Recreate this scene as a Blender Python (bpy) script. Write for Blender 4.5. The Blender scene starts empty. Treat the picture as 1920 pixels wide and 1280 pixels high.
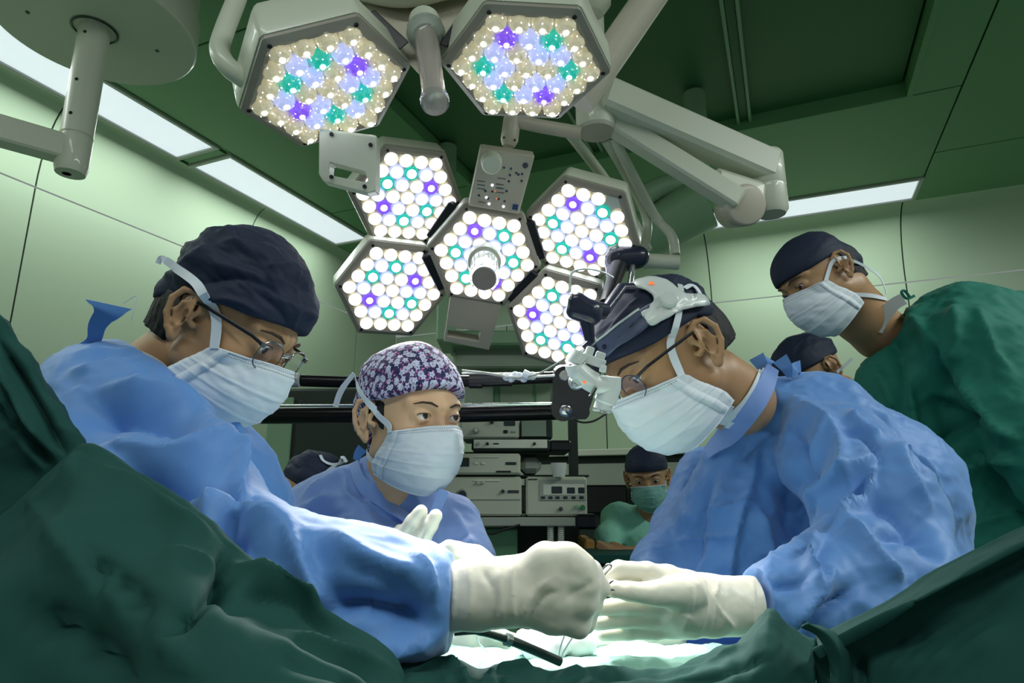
import bpy, math, random
import numpy as np
from mathutils import Vector, Matrix, noise
from mathutils.bvhtree import BVHTree
sc = bpy.context.scene
COL = sc.collection
rnd = random.Random(7)
PI = math.pi
# ------------------------------------------------------------------ camera, world, lights, exposure
F, CX, CY = 1200.0, 960.0, 640.0
PITCH = math.radians(13.2)
CP, SP = math.cos(PITCH), math.sin(PITCH)
CAM = np.array([0.0, 0.0, 1.25])
cd = bpy.data.cameras.new('camera'); cam = bpy.data.objects.new('camera', cd); COL.objects.link(cam)
cam.location = CAM; cam.rotation_euler = (PI/2 + PITCH, 0, 0)
cd.sensor_width = 36; cd.lens = 36*F/1920; cd.clip_start = 0.02
sc.camera = cam
def K(x, d, u):
    """point given right, along and above the camera axis -> world"""
    return np.array([x, d*CP - u*SP, d*SP + u*CP]) + CAM
def W(px, py, d):
    return K((px-CX)*d/F, d, -(py-CY)*d/F)
def proj(P):
    P = np.asarray(P, float) - CAM
    x = P[..., 0]; d = P[..., 1]*CP + P[..., 2]*SP; u = -P[..., 1]*SP + P[..., 2]*CP
    return CX + F*x/d, CY - F*u/d, d
def KV(v):
    """direction (right, up, depth) of the camera frame -> world"""
    return Vector((v[0], v[2]*CP - v[1]*SP, v[2]*SP + v[1]*CP))
YAW = math.radians(23)
A2 = np.array([math.sin(YAW), math.cos(YAW)]); B2 = np.array([math.cos(YAW), -math.sin(YAW)])
def R(a, b, z):
    """room frame: a along the room's depth, b across, z up"""
    p = a*A2 + b*B2
    return np.array([p[0], p[1], z])

sc.view_settings.view_transform = 'Standard'; sc.view_settings.look = 'None'
sc.view_settings.gamma = 1.0; sc.view_settings.use_curve_mapping = False
sc.view_settings.exposure = 0.52
w = bpy.data.worlds.new('world'); sc.world = w; w.use_nodes = True
w.node_tree.nodes['Background'].inputs[0].default_value = (0.74, 0.82, 0.80, 1)
w.node_tree.nodes['Background'].inputs[1].default_value = 0.2

def light(kind, name, loc, target, power, color=(1, 1, 1), size=0.2, size_y=None, angle=None, blend=0.5, spread=None):
    L = bpy.data.lights.new(name, kind); L.energy = power; L.color = color
    if kind == 'AREA':
        L.size = size
        if size_y: L.shape = 'RECTANGLE'; L.size_y = size_y
        else: L.shape = 'DISK'
        if spread: L.spread = spread
    if kind == 'SPOT':
        L.shadow_soft_size = size; L.spot_size = angle; L.spot_blend = blend
    o = bpy.data.objects.new(name, L); COL.objects.link(o); o.location = loc
    d = Vector(target) - Vector(loc)
    o.rotation_euler = d.to_track_quat('-Z', 'Y').to_euler()
    return o
# (centre, normal, corner direction) of the seven surgical light modules, camera frame (right, up, depth)
MODS = {
 'U1': ((-.327, .451, 1.132), (.381, -.878, -.288), (-.396, .126, -.909)),
 'U2': ((.026, .499, 1.161), (-.012, -.94, -.34), (-.452, .308, -.837)),
 'M1': ((-.278, .383, 1.695), (.327, -.599, -.731), (-.245, .693, -.678)),
 'M2': ((-.33, .142, 1.761), (.34, -.424, -.839), (-.273, .809, -.52)),
 'M3': ((-.073, .226, 1.708), (.052, -.483, -.874), (-.313, .823, -.474)),
 'M4': ((.183, .29, 1.668), (-.266, -.597, -.757), (-.341, .793, -.505)),
 'M5': ((.133, .055, 1.76), (-.22, -.40, -.89), (-.313, .823, -.42)),
}
FIELD = W(1010, 1160, 0.72)
for k, (c, n, a) in MODS.items():
    c2 = K(c[0]+n[0]*.05, c[2]+n[2]*.05, c[1]+n[1]*.05)
    light('SPOT', 'surgical_beam', c2, FIELD, 38 if k[0] == 'U' else 25, (1, .975, .93), .07, angle=math.radians(36), blend=.9)
for (a0, a1, b0, b1, pw) in ((.9, 2.16, -2.88, -2.62, 7.5), (2.28, 3.5, -2.88, -2.62, 8), (-.8, .7, -2.88, -2.62, 10), (4.03, 4.28, -.38, .84, 9), (1.0, 2.3, 1.9, 2.2, 30), (-.4, .9, 1.9, 2.2, 22), (-.9, -.6, -1.2, .6, 16)):  # last three have no panel: fill lamps added to light the people from above
    ca, cb = (a0+a1)/2, (b0+b1)/2
    o = light('AREA', 'panel_and_fill_light', R(ca, cb, 2.96), R(ca, cb, 0), pw, (.93, 1, .97), b1-b0, a1-a0)
    o.rotation_euler = (0, 0, -YAW)

# ------------------------------------------------------------------ materials
def lin(h):
    if isinstance(h, str):
        h = h.lstrip('#'); v = [int(h[i:i+2], 16)/255 for i in (0, 2, 4)]
    else: v = h
    return tuple(((x/12.92) if x <= .04045 else ((x+.055)/1.055)**2.4) for x in v)
def mat(name, col, rough=.5, metal=0., emit=0., ecol=None, bump=None, var=0., vscale=6., sss=0., coat=0., trans=0., ior=1.45, sheen=0., alpha=1.):
    m = bpy.data.materials.new(name); m.use_nodes = True
    nt = m.node_tree; N = nt.nodes; Lk = nt.links; p = N['Principled BSDF']
    c = lin(col)
    p.inputs['Base Color'].default_value = (*c, 1); p.inputs['Roughness'].default_value = rough
    p.inputs['Metallic'].default_value = metal; p.inputs['IOR'].default_value = ior
    p.inputs['Coat Weight'].default_value = coat; p.inputs['Transmission Weight'].default_value = trans
    p.inputs['Sheen Weight'].default_value = sheen; p.inputs['Alpha'].default_value = alpha
    if sss: p.inputs['Subsurface Weight'].default_value = sss; p.inputs['Subsurface Radius'].default_value = (.012, .005, .003)
    if emit:
        p.inputs['Emission Color'].default_value = (*(lin(ecol) if ecol else c), 1); p.inputs['Emission Strength'].default_value = emit
    tc = N.new('ShaderNodeTexCoord')
    if var:
        n = N.new('ShaderNodeTexNoise'); n.inputs['Scale'].default_value = vscale; n.inputs['Detail'].default_value = 5
        mx = N.new('ShaderNodeMixRGB'); mx.blend_type = 'MULTIPLY'; mx.inputs[0].default_value = var
        mx.inputs[1].default_value = (*c, 1); rp = N.new('ShaderNodeValToRGB')
        rp.color_ramp.elements[0].position = .3; rp.color_ramp.elements[0].color = (.25, .25, .25, 1); rp.color_ramp.elements[1].position = .65
        Lk.new(tc.outputs['Object'], n.inputs['Vector']); Lk.new(n.outputs['Fac'], rp.inputs[0]); Lk.new(rp.outputs[0], mx.inputs[2])
        Lk.new(mx.outputs[0], p.inputs['Base Color'])
    prev = None
    for (kind, scale, strength, dist) in (bump or ()):
        if kind == 'noise':
            t = N.new('ShaderNodeTexNoise'); t.inputs['Detail'].default_value = 6; t.inputs['Scale'].default_value = scale; out = t.outputs['Fac']
        elif kind == 'ridge':
            t = N.new('ShaderNodeTexNoise'); t.noise_type = 'RIDGED_MULTIFRACTAL'; t.inputs['Detail'].default_value = 3; t.inputs['Scale'].default_value = scale; out = t.outputs['Fac']
            t.inputs['Distortion'].default_value = .4
        elif kind == 'cell':
            t = N.new('ShaderNodeTexVoronoi'); t.inputs['Scale'].default_value = scale; out = t.outputs['Distance']
        else:
            t = N.new('ShaderNodeTexWave'); t.inputs['Scale'].default_value = scale; t.inputs['Distortion'].default_value = .3; out = t.outputs['Fac']
        Lk.new(tc.outputs['Object'], t.inputs['Vector'])
        b = N.new('ShaderNodeBump'); b.inputs['Strength'].default_value = strength; b.inputs['Distance'].default_value = dist
        Lk.new(out, b.inputs['Height'])
        if prev: Lk.new(prev.outputs[0], b.inputs['Normal'])
        prev = b
    if prev: Lk.new(prev.outputs[0], p.inputs['Normal'])
    return m
M = {}
M['wall'] = mat('wall_green', '#a3b79c', .42, bump=[('noise', 30, .04, .002)])
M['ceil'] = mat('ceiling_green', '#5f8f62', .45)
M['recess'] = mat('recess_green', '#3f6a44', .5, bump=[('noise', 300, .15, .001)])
M['bar'] = mat('bar_green', '#7fa080', .4)
M['gap'] = mat('joint_dark', '#1c2a1e', .8)
M['floor'] = mat('floor_green', '#5f7f68', .35, var=.2)
M['panel_glow'] = mat('panel_glow', '#dfeaf0', .5, emit=.54, ecol='#e2ebf4')
M['enamel'] = mat('lamp_enamel', '#c8cdbb', .38, coat=.2, bump=[('noise', 60, .02, .001)])
M['enamel2'] = mat('lamp_enamel_warm', '#b9b3a2', .42, coat=.1)
M['bezel'] = mat('lamp_bezel', '#9a9488', .4)
M['black'] = mat('black_plastic', '#14161a', .4, bump=[('noise', 80, .05, .001)])
M['blackmetal'] = mat('black_metal', '#191b1c', .28, .6, var=.35, vscale=40, bump=[('noise', 70, .25, .001)])
M['steel'] = mat('steel', '#a9adab', .22, 1.)
M['darksteel'] = mat('dark_steel', '#555a58', .25, 1.)
M['white_plastic'] = mat('white_plastic', '#dcdfda', .35)
M['grey_plastic'] = mat('grey_plastic', '#a6ada2', .45)
M['glow'] = mat('led_glow', '#ffffff', .3, emit=2.2, ecol='#f4f6ff')
M['glowcore'] = mat('led_core_and_glint', '#ffffff', .3, emit=6, ecol='#ffffff')

# ------------------------------------------------------------------ mesh helpers
def arr(p): return np.asarray(p, float)
class MB:
    def __init__(s): s.v = []; s.f = []; s.m = []
    def add(s, vs, fs, mi=0):
        o = len(s.v); s.v += [tuple(map(float, q)) for q in vs]
        s.f += [tuple(o+i for i in f) for f in fs]; s.m += [mi]*len(fs); return s
    def box(s, c, ax, half, mi=0, bev=0.):
        """box about c with the three axis vectors ax and half sizes; bev chamfers the edges"""
        ax = [arr(a)/np.linalg.norm(a) for a in ax]; c = arr(c)
        if bev <= 0:
            vs = [c+sum(ax[i]*half[i]*sg[i] for i in range(3)) for sg in [(x, y, z) for x in (-1, 1) for y in (-1, 1) for z in (-1, 1)]]
            return s.add(vs, [(0, 1, 3, 2), (4, 6, 7, 5), (0, 4, 5, 1), (2, 3, 7, 6), (0, 2, 6, 4), (1, 5, 7, 3)], mi)
        vs = []; idx = {}
        for x in (-1, 1):
            for y in (-1, 1):
                for z in (-1, 1):
                    sg = (x, y, z)
                    for k in range(3):
                        h = [half[i]-(0 if i == k else bev) for i in range(3)]
                        idx[(sg, k)] = len(vs); vs.append(c+sum(ax[i]*h[i]*sg[i] for i in range(3)))
        fs = []
        for k in range(3):
            i, j = (k+1) % 3, (k+2) % 3
            for sk in (-1, 1):
                q = []
                for (a, b) in ((-1, -1), (1, -1), (1, 1), (-1, 1)):
                    sg = [0]*3; sg[k] = sk; sg[i] = a; sg[j] = b; q.append(idx[(tuple(sg), k)])
                fs.append(tuple(q if sk > 0 else q[::-1]))
            for a in (-1, 1):
                for b in (-1, 1):
                    s1 = [0]*3; s2 = [0]*3; s1[k] = -1; s2[k] = 1
                    s1[i] = s2[i] = a; s1[j] = s2[j] = b
                    q = (idx[(tuple(s1), i)], idx[(tuple(s2), i)], idx[(tuple(s2), j)], idx[(tuple(s1), j)])
                    fs.append(q if a*b > 0 else q[::-1])
        for x in (-1, 1):
            for y in (-1, 1):
                for z in (-1, 1):
                    q = tuple(idx[((x, y, z), k)] for k in range(3)); fs.append(q if x*y*z > 0 else q[::-1])
        return s.add(vs, fs, mi)
    def tube(s, pts, r, n=12, mi=0, caps=True, flat=None):
        """swept round (or, with flat=(wx,wz,up), elliptical) section along pts; r scalar or list"""
        pts = [arr(p) for p in pts]; m = len(pts); rs = r if hasattr(r, '__len__') else [r]*m
        t = [(pts[min(i+1, m-1)]-pts[max(i-1, 0)]) for i in range(m)]; t = [x/(np.linalg.norm(x)+1e-12) for x in t]
        up = arr(flat[2]) if flat else (np.array([0, 0, 1.]) if abs(t[0][2]) < .9 else np.array([1., 0, 0]))
        vs = []
        for i in range(m):
            x = np.cross(t[i], up); x /= np.linalg.norm(x)+1e-12; y = np.cross(x, t[i])
            if not flat: up = y
            for k in range(n):
                an = 2*PI*k/n
                vs.append(pts[i]+rs[i]*(x*math.cos(an)*(flat[0] if flat else 1)+y*math.sin(an)*(flat[1] if flat else 1)))
        fs = [(i*n+k, i*n+(k+1) % n, (i+1)*n+(k+1) % n, (i+1)*n+k) for i in range(m-1) for k in range(n)]
        if caps: fs += [tuple(range(n-1, -1, -1)), tuple((m-1)*n+k for k in range(n))]
        return s.add(vs, fs, mi)
    def lathe(s, c, axis, prof, n=24, mi=0, xdir=None, caps=True):
        """prof: list of (radius, height along axis)"""
        c = arr(c); z = arr(axis)/np.linalg.norm(axis); x = np.cross(z, arr(xdir) if xdir is not None else ((0, 0, 1.) if abs(z[2]) < .9 else (1., 0, 0)))
        x /= np.linalg.norm(x); y = np.cross(z, x); vs = []
        for (r, h) in prof:
            for k in range(n):
                an = 2*PI*k/n; vs.append(c+z*h+r*(x*math.cos(an)+y*math.sin(an)))
        m = len(prof)
        fs = [(i*n+k, i*n+(k+1) % n, (i+1)*n+(k+1) % n, (i+1)*n+k) for i in range(m-1) for k in range(n)]
        if caps: fs += [tuple(range(n-1, -1, -1)), tuple((m-1)*n+k for k in range(n))]
        return s.add(vs, fs, mi)
    def prism(s, poly, off, mi=0):
        """closed polygon (3-D points) extruded by off"""
        n = len(poly); off = arr(off); vs = [arr(p) for p in poly]+[arr(p)+off for p in poly]
        fs = [tuple(range(n-1, -1, -1)), tuple(range(n, 2*n))]+[(k, (k+1) % n, n+(k+1) % n, n+k) for k in range(n)]
        return s.add(vs, fs, mi)
    def ball(s, c, r, n=10, mi=0, sc3=(1, 1, 1)):
        c = arr(c); vs = []
        for i in range(n+1):
            th = PI*i/n
            for k in range(2*n):
                ph = PI*k/n; vs.append(c+r*np.array([math.sin(th)*math.cos(ph)*sc3[0], math.sin(th)*math.sin(ph)*sc3[1], math.cos(th)*sc3[2]]))
        return s.add(vs, [(i*2*n+k, i*2*n+(k+1) % (2*n), (i+1)*2*n+(k+1) % (2*n), (i+1)*2*n+k) for i in range(n) for k in range(2*n)], mi)
WLOC = {}
def wl(o): return WLOC.get(o.name, np.zeros(3)) if o else np.zeros(3)
def mk(name, V, Fc, m, parent=None, smooth=True, mi=None, origin=None):
    V = arr(V); me = bpy.data.meshes.new(name)
    if parent is None and origin is None:
        lo, hi = V.min(0), V.max(0); origin = np.array([(lo[0]+hi[0])/2, (lo[1]+hi[1])/2, lo[2]])
    loc = wl(parent) if parent is not None else arr(origin)
    me.from_pydata((V-loc).tolist() if not isinstance(Fc, np.ndarray) else [], [], Fc if not isinstance(Fc, np.ndarray) else [])
    if isinstance(Fc, np.ndarray):
        nq = len(Fc); me.vertices.add(len(V)); me.vertices.foreach_set('co', (V-loc).astype(np.float32).ravel())
        me.loops.add(nq*4); me.loops.foreach_set('vertex_index', Fc.astype(np.int32).ravel())
        me.polygons.add(nq); me.polygons.foreach_set('loop_start', np.arange(0, nq*4, 4, dtype=np.int32))
        me.update(calc_edges=True); me.validate()
    for x in (m if isinstance(m, (list, tuple)) else [m]): me.materials.append(M[x] if isinstance(x, str) else x)
    if mi is not None: me.polygons.foreach_set('material_index', mi)
    if smooth: me.polygons.foreach_set('use_smooth', [True]*len(me.polygons))
    me.update()
    o = bpy.data.objects.new(name, me); COL.objects.link(o)
    if parent is not None: o.parent = parent; WLOC[o.name] = wl(parent)
    else: o.location = origin; WLOC[o.name] = arr(origin)
    return o
def build(name, mb, m, parent=None, smooth=True, auto=True, label=None):
    o = mk(name, mb.v, mb.f, m, parent, smooth, mb.m)
    if smooth and auto:
        try: o.data.set_sharp_from_angle(angle=math.radians(38))
        except Exception: pass
    if label: o['label'] = label
    return o
def root(name, loc, label, cat, group=None):
    o = bpy.data.objects.new(name, None); COL.objects.link(o); o.location = loc; o.empty_display_size = .05
    o['label'] = label; o['category'] = cat
    if group: o['group'] = group
    WLOC[o.name] = arr(loc); return o
def tag(o, label, cat, group=None, kind=None):
    if label: o['label'] = label
    if cat: o['category'] = cat
    if group: o['group'] = group
    if kind: o['kind'] = kind
    return o
def struct(o, label=None):
    o['kind'] = 'structure'
    if label: o['label'] = label
    return o
def spline(pts, n=8):
    """Catmull-Rom through pts"""
    P = [arr(p) for p in pts]; P = [2*P[0]-P[1]]+P+[2*P[-1]-P[-2]]; out = []
    for i in range(1, len(P)-2):
        for k in range(n):
            t = k/n; a, b, c, d = P[i-1:i+3]
            out.append(.5*((2*b)+(c-a)*t+(2*a-5*b+4*c-d)*t*t+(3*b-a-3*c+d)*t**3))
    out.append(P[-2]); return out
# ------------------------------------------------------------------ room shell
def panel_strip(name, prof, along, seams, m, th=.02, label=None, gap=.004):
    """wall or cove cut in panels: prof = list of (a or b, z) offsets given by fn, seams along the other axis"""
    back = MB()
    N = len(prof)
    for (s0, s1) in ((seams[0], seams[-1]),):
        vs = [along(s0, p, .004) for p in prof]+[along(s1, p, .004) for p in prof]
        back.add(vs, [(i, i+1, N+i+1, N+i) for i in range(N-1)])
    o = build(name, back, 'gap'); struct(o, label)
    for s0, s1 in zip(seams[:-1], seams[1:]):
        mb = MB(); g = gap
        vs = [along(s0+g, p, 0) for p in prof]+[along(s1-g, p, 0) for p in prof]+[along(s0+g, p, .004) for p in prof]+[along(s1-g, p, .004) for p in prof]
        fs = [(i, N+i, N+i+1, i+1) for i in range(N-1)]+[(i, i+1, 2*N+i+1, 2*N+i) for i in range(N-1)]+[(N+i, 3*N+i, 3*N+i+1, N+i+1) for i in range(N-1)]
        fs += [(0, 2*N, 3*N, N), (N-1, 2*N-1, 4*N-1, 3*N-1)]
        mb.add(vs, fs); build('panel', mb, m, o)
    return o
ZC = 3.0
fl = MB(); fl.add([R(-3, -3.3, 0), R(5, -3.3, 0), R(5, 4, 0), R(-3, 4, 0)], [(0, 3, 2, 1)])
struct(build('floor', fl, 'floor', smooth=False))
# walls (side walls run along a, the far wall along b)
sl = [-3, -1.98, -.78, .42, 1.62, 2.85, 4.04, 4.6]
panel_strip('wall_left', [(0, .004), (0, 1.2), (0, 2.598)], lambda s, p, o: R(s, -3.05-o, p[1]), sl, 'wall')
def cove(nn, ra, rz): return [(ra*(1-math.cos(t*PI/2/nn)), rz*math.sin(t*PI/2/nn)) for t in range(nn+1)]
cvL = [(c[0], 2.606+c[1]) for c in cove(10, .15, .394)]
panel_strip('trim_1', cvL, lambda s, p, o: R(s, -3.05-o+p[0], min(p[1]+o, ZC+.01)), sl, 'wall', label='curved cove between left wall and ceiling')
sb = [-3.05, -2.0, -1.2, -.4, .8, 2.0, 3.2, 4.0]
panel_strip('wall_back', [(0, .004), (0, 1.2), (0, 2.556)], lambda s, p, o: R(4.6+o, s, p[1]), sb, 'wall')
cvB = [(c[0], 2.564+c[1]) for c in cove(10, .27, .436)]
panel_strip('trim_2', cvB, lambda s, p, o: R(4.6+o-p[0], s, min(p[1]+o, ZC+.01)), [-2.9, -1.5, -.4, .8, 2.0, 3.2, 4.0], 'wall', label='curved cove between back wall and ceiling')
# ceiling: metal panels round the recessed air diffuser
cb = MB(); cb.add([R(-3, -3.1, ZC+.12), R(4.7, -3.1, ZC+.12), R(4.7, 4, ZC+.12), R(-3, 4, ZC+.12)], [(0, 1, 2, 3)])
ceil = struct(build('ceiling', cb, 'gap', smooth=False))
def cpanel(a0, a1, b0, b1, z=ZC, m='ceil', g=.004, name='panel', th=.03, par=None):
    mb = MB(); c = R((a0+a1)/2, (b0+b1)/2, z+th/2)
    mb.box(c, ((A2[0], A2[1], 0), (B2[0], B2[1], 0), (0, 0, 1)), ((a1-a0)/2-g, (b1-b0)/2-g, th/2), bev=.002)
    return build(name, mb, m, par or ceil, smooth=False)
ra0, ra1, rb0, rb1 = .5, 3.08, -1.57, .65
# strip between left cove and recess
for a0, a1 in zip([-3, -1.4, .02, 1.57, 3.08], [-1.4, .02, 1.57, 3.08, 4.34]):
    cpanel(a0, a1, -2.58, rb0)
    if a1 <= .1: cpanel(a0, a1, rb0, .86)
cpanel(3.08, 3.99, rb0, .86); cpanel(3.99, 4.34, rb0, -.43)
cpanel(.02, ra0, rb0, .86)
for a0, a1 in ((ra0, 1.6), (1.6, ra1)): cpanel(a0, a1, rb1, .86)
for a0, a1 in zip([-3, -1.1, .3, 1.2, 2.45, 3.71], [-1.1, .3, 1.2, 2.45, 3.71, 4.34]):
    cpanel(a0, a1, .86, 2.0); cpanel(a0, a1, 2.0, 3.9)
cpanel(-3, 4.34, -2.94, -2.9); cpanel(3.53, 4.34, -2.9, -2.58)
# recess: side frame, sunken diffuser panels, mullions
def bar(a0, a1, b0, b1, z0, z1, m, par, name):
    mb = MB(); mb.box(R((a0+a1)/2, (b0+b1)/2, (z0+z1)/2), ((A2[0], A2[1], 0), (B2[0], B2[1], 0), (0, 0, 1)), (abs(a1-a0)/2, abs(b1-b0)/2, (z1-z0)/2), bev=.003)
    return build(name, mb, m, par, smooth=False)
bar(ra0, ra1, rb0-.02, rb0+.006, ZC-.004, ZC+.11, 'ceil', ceil, 'recess_frame'); bar(ra0, ra1, rb1-.006, rb1+.02, ZC-.004, ZC+.11, 'ceil', ceil, 'recess_frame')
bar(ra1-.006, ra1+.02, rb0, rb1, ZC-.004, ZC+.11, 'ceil', ceil, 'recess_frame')
for b0, b1 in ((rb0, -.80), (-.80, -.05), (-.05, rb1)):
    for a0, a1 in ((ra0, 1.8), (1.8, ra1)):
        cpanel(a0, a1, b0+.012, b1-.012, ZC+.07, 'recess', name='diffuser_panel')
for b in (-.80, -.05):
    bar(ra0, ra1, b-.035, b-.02, ZC+.03, ZC+.075, 'bar', ceil, 'mullion'); bar(ra0, ra1, b+.02, b+.035, ZC+.03, ZC+.075, 'bar', ceil, 'mullion')
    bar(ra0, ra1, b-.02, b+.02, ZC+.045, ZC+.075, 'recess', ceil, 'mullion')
# ceiling light panels: frame ring + glowing diffuser
def ceiling_light(a0, a1, b0, b1, lab):
    r = root('ceiling_light', R((a0+a1)/2, (b0+b1)/2, ZC), lab, 'ceiling light', 'fluorescent ceiling light panels')
    mb = MB(); f = .022
    for (x0, x1, y0, y1) in ((a0-f, a0, b0-f, b1+f), (a1, a1+f, b0-f, b1+f), (a0, a1, b0-f, b0), (a0, a1, b1, b1+f)):
        mb.box(R((x0+x1)/2, (y0+y1)/2, ZC+.005), ((A2[0], A2[1], 0), (B2[0], B2[1], 0), (0, 0, 1)), ((x1-x0)/2, (y1-y0)/2, .016), bev=.003)
    build('frame', mb, 'grey_plastic', r, smooth=False)
    mb = MB(); mb.box(R((a0+a1)/2, (b0+b1)/2, ZC+.008), ((A2[0], A2[1], 0), (B2[0], B2[1], 0), (0, 0, 1)), ((a1-a0)/2, (b1-b0)/2, .006))
    build('diffuser', mb, 'panel_glow', r, smooth=False)
ceiling_light(.88, 2.17, -2.88, -2.61, 'bright ceiling light panel beside the round ceiling canopy')
ceiling_light(2.28, 3.51, -2.88, -2.61, 'bright ceiling light panel above the left surgeon, beside the lower surgical lamp')
ceiling_light(-.62, .70, -2.88, -2.61, 'ceiling light panel nearest the camera, cut by the left frame edge')
ceiling_light(4.02, 4.29, -.40, .84, 'narrow ceiling light panel above the back wall, behind the boom arm')
cpanel(2.2, 2.255, -2.88, -2.61)
cpanel(.73, .85, -2.88, -2.61); cpanel(-3, -.66, -2.9, -2.58)
cpanel(-3, 4.34, -2.585, -2.58) 
# ------------------------------------------------------------------ surgical lamps
HR = .142
LCOL = {'w': '#cfc6a6', 'b': '#b2bbee', 't': '#1fae9c', 'p': '#7d50e6'}
def lens_mesh(key, upper):
    mats = []
    c = LCOL[key]; mb = MB(); z = (0, 0, 1)
    if upper:   # clear faceted dome around a coloured collimator with a bright tip
        mb.lathe((0, 0, 0), z, [(.0190, 0), (.0189, .004), (.0174, .011), (.0132, .0172), (.007, .0205), (.001, .0215)], 14, 0)
        mb.lathe((0, 0, 0), z, [(.0050, .0195), (.0048, .0222), (.0028, .0240), (.0005, .0245)], 10, 1)
        for k in range(5):
            an = k*2*PI/5+.4; q = (.0125, .0172) if k % 2 else (.0172, .0105); mb.ball((q[0]*math.cos(an), q[0]*math.sin(an), q[1]), .0011, 3, 1)  # tiny glowing balls stand in for glints on the dome
        mats = [mat('lens_'+key, c, .12, .0, emit=.50 if key != 'w' else .30, ecol=c, coat=1., bump=[('cell', 150, .55, .003)]), M['glowcore']]
    else:
        mb.lathe((0, 0, 0), z, [(.0194, 0), (.0193, .003), (.0184, .0065), (.0174, .0085)], 20, 0, caps=False)
        rr = {'w': .0172, 'b': .0160, 't': .0128, 'p': .0092}[key]
        mb.lathe((0, 0, 0), z, [(.0175, .0084), (rr, .0090)], 20, 0, caps=False)
        mb.lathe((0, 0, 0), z, [(rr, .0090), (rr*.8, .0125), (rr*.45, .0146), (.0005, .0153)], 20, 1)
        mats = [mat('rim_'+key, c, .25, .0, emit=.55 if key != 'w' else .35, ecol=c, coat=.5), M['glow']]
    return mb, mats
LENS = {}
for up in (True, False):
    for k in LCOL:
        mb, ms = lens_mesh(k, up); me = bpy.data.meshes.new('lens'); me.from_pydata(mb.v, [], mb.f)
        for m_ in ms: me.materials.append(m_)
        me.polygons.foreach_set('material_index', mb.m); me.polygons.foreach_set('use_smooth', [not up or False]*len(mb.f)) ; me.update()
        LENS[(k, up)] = me
scm = MB(); scm.lathe((0, 0, 0), (0, 0, 1), [(.0042, 0), (.0042, .0015), (.003, .002), (.0026, .001), (.0005, .001)], 10)
screw_me = bpy.data.meshes.new('screw'); screw_me.from_pydata(scm.v, [], scm.f); screw_me.materials.append(M['black']); screw_me.update()
RING2 = ['b', 't', 'b', 'p', 'b', 't', 'b', 't', 'b', 'p', 'b', 't']
def hexframe(c, n, a):
    z = KV(n).normalized(); x = KV(a); x = (x-z*x.dot(z)).normalized(); y = z.cross(x)
    m = Matrix((x, y, z)).transposed().to_4x4(); m.translation = Vector(K(c[0], c[2], c[1])); return m
def module(par, key, upper, ring_rot=0, skip=None, lab=None):
    c, n, a = MODS[key]; mw = hexframe(c, n, a); L = Vector(wl(par))
    ml = Matrix.Translation(-L) @ mw
    def ob(name, mb, m, pr, smooth=True):
        me = bpy.data.meshes.new(name); me.from_pydata(mb.v, [], mb.f)
        for x in (m if isinstance(m, list) else [m]): me.materials.append(M[x])
        me.polygons.foreach_set('material_index', mb.m); me.polygons.foreach_set('use_smooth', [smooth]*len(mb.f)); me.update()
        if smooth:
            me.set_sharp_from_angle(angle=math.radians(30))
        o = bpy.data.objects.new(name, me); COL.objects.link(o); o.parent = pr; return o
    hx = lambda r, rot=0: [(r*math.cos(k*PI/3+rot), r*math.sin(k*PI/3+rot)) for k in range(6)]
    def rhex(r, bv=.16):   # hexagon with trimmed corners
        p = hx(r); out = []
        for k in range(6):
            A, B, C = arr(p[k-1]), arr(p[k]), arr(p[(k+1) % 6])
            for t in (1, .4): out.append(tuple(B+(A-B)*bv*t*.5))
            for t in (.4, 1): out.append(tuple(B+(C-B)*bv*t*.5))
        return out
    mb = MB()   # housing body
    rings = [(HR*1.10, -.004), (HR*1.11, -.012), (HR*1.08, -.06), (HR*.98, -.085), (HR*.6, -.095)]
    vs = []; 
    for r, h in rings: vs += [(x, y, h) for x, y in rhex(r)]
    n_ = 24
    fs = [(i*n_+k, (i+1)*n_+k, (i+1)*n_+(k+1) % n_, i*n_+(k+1) % n_) for i in range(len(rings)-1) for k in range(n_)]
    fs += [tuple(range((len(rings)-1)*n_+n_-1, (len(rings)-1)*n_-1, -1)), tuple(range(n_))]
    mb.add(vs, fs)
    body = ob('light_module', mb, 'enamel', par); body.matrix_local = ml
    if lab: body['label'] = lab
    mb = MB(); vs = []
    for r, h in ((HR*1.085, -.004), (HR*1.085, .003), (HR*1.0, .008), (HR*.94, .007), (HR*.93, -.001)): vs += [(x, y, h) for x, y in rhex(r, .12)]
    mb.add(vs, [(i*n_+k, i*n_+(k+1) % n_, (i+1)*n_+(k+1) % n_, (i+1)*n_+k) for i in range(4) for k in range(n_)])
    ob('bezel', mb, 'bezel', body)
    mb = MB(); mb.add([(x, y, .0) for x, y in rhex(HR*.94, .12)], [tuple(range(24))]); ob('reflector_plate', mb, 'white_plastic', body, False)
    for x, y in hx(HR*.985):
        s = bpy.data.objects.new('screw', screw_me); COL.objects.link(s); s.parent = body; s.location = (x, y, .007)
    sp = .0395; cnt = 0
    for q in range(-3, 4):
        for r_ in range(-3, 4):
            if abs(q+r_) > 3: continue
            x = sp*(q+r_/2); y = sp*r_*math.sqrt(3)/2
            # lens rows run parallel to the hexagon's edges
            x, y = x, y
            ring = max(abs(q), abs(r_), abs(q+r_)); an = math.atan2(y, x)
            if ring == 3 or ring == 0: key_ = 'w'
            elif ring == 2: key_ = RING2[(round(an/(PI/6))+ring_rot) % 12]
            else: key_ = 'b' if round(an/(PI/3)+ring_rot) % 2 == 0 else 'w'
            if skip and (q, r_) in skip: continue
            o = bpy.data.objects.new('lens', LENS[(key_, upper)]); COL.objects.link(o); o.parent = body
            o.location = (x*.985, y*.985, .0); o.rotation_euler[2] = rnd.random()*6
    return body, mw
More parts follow.
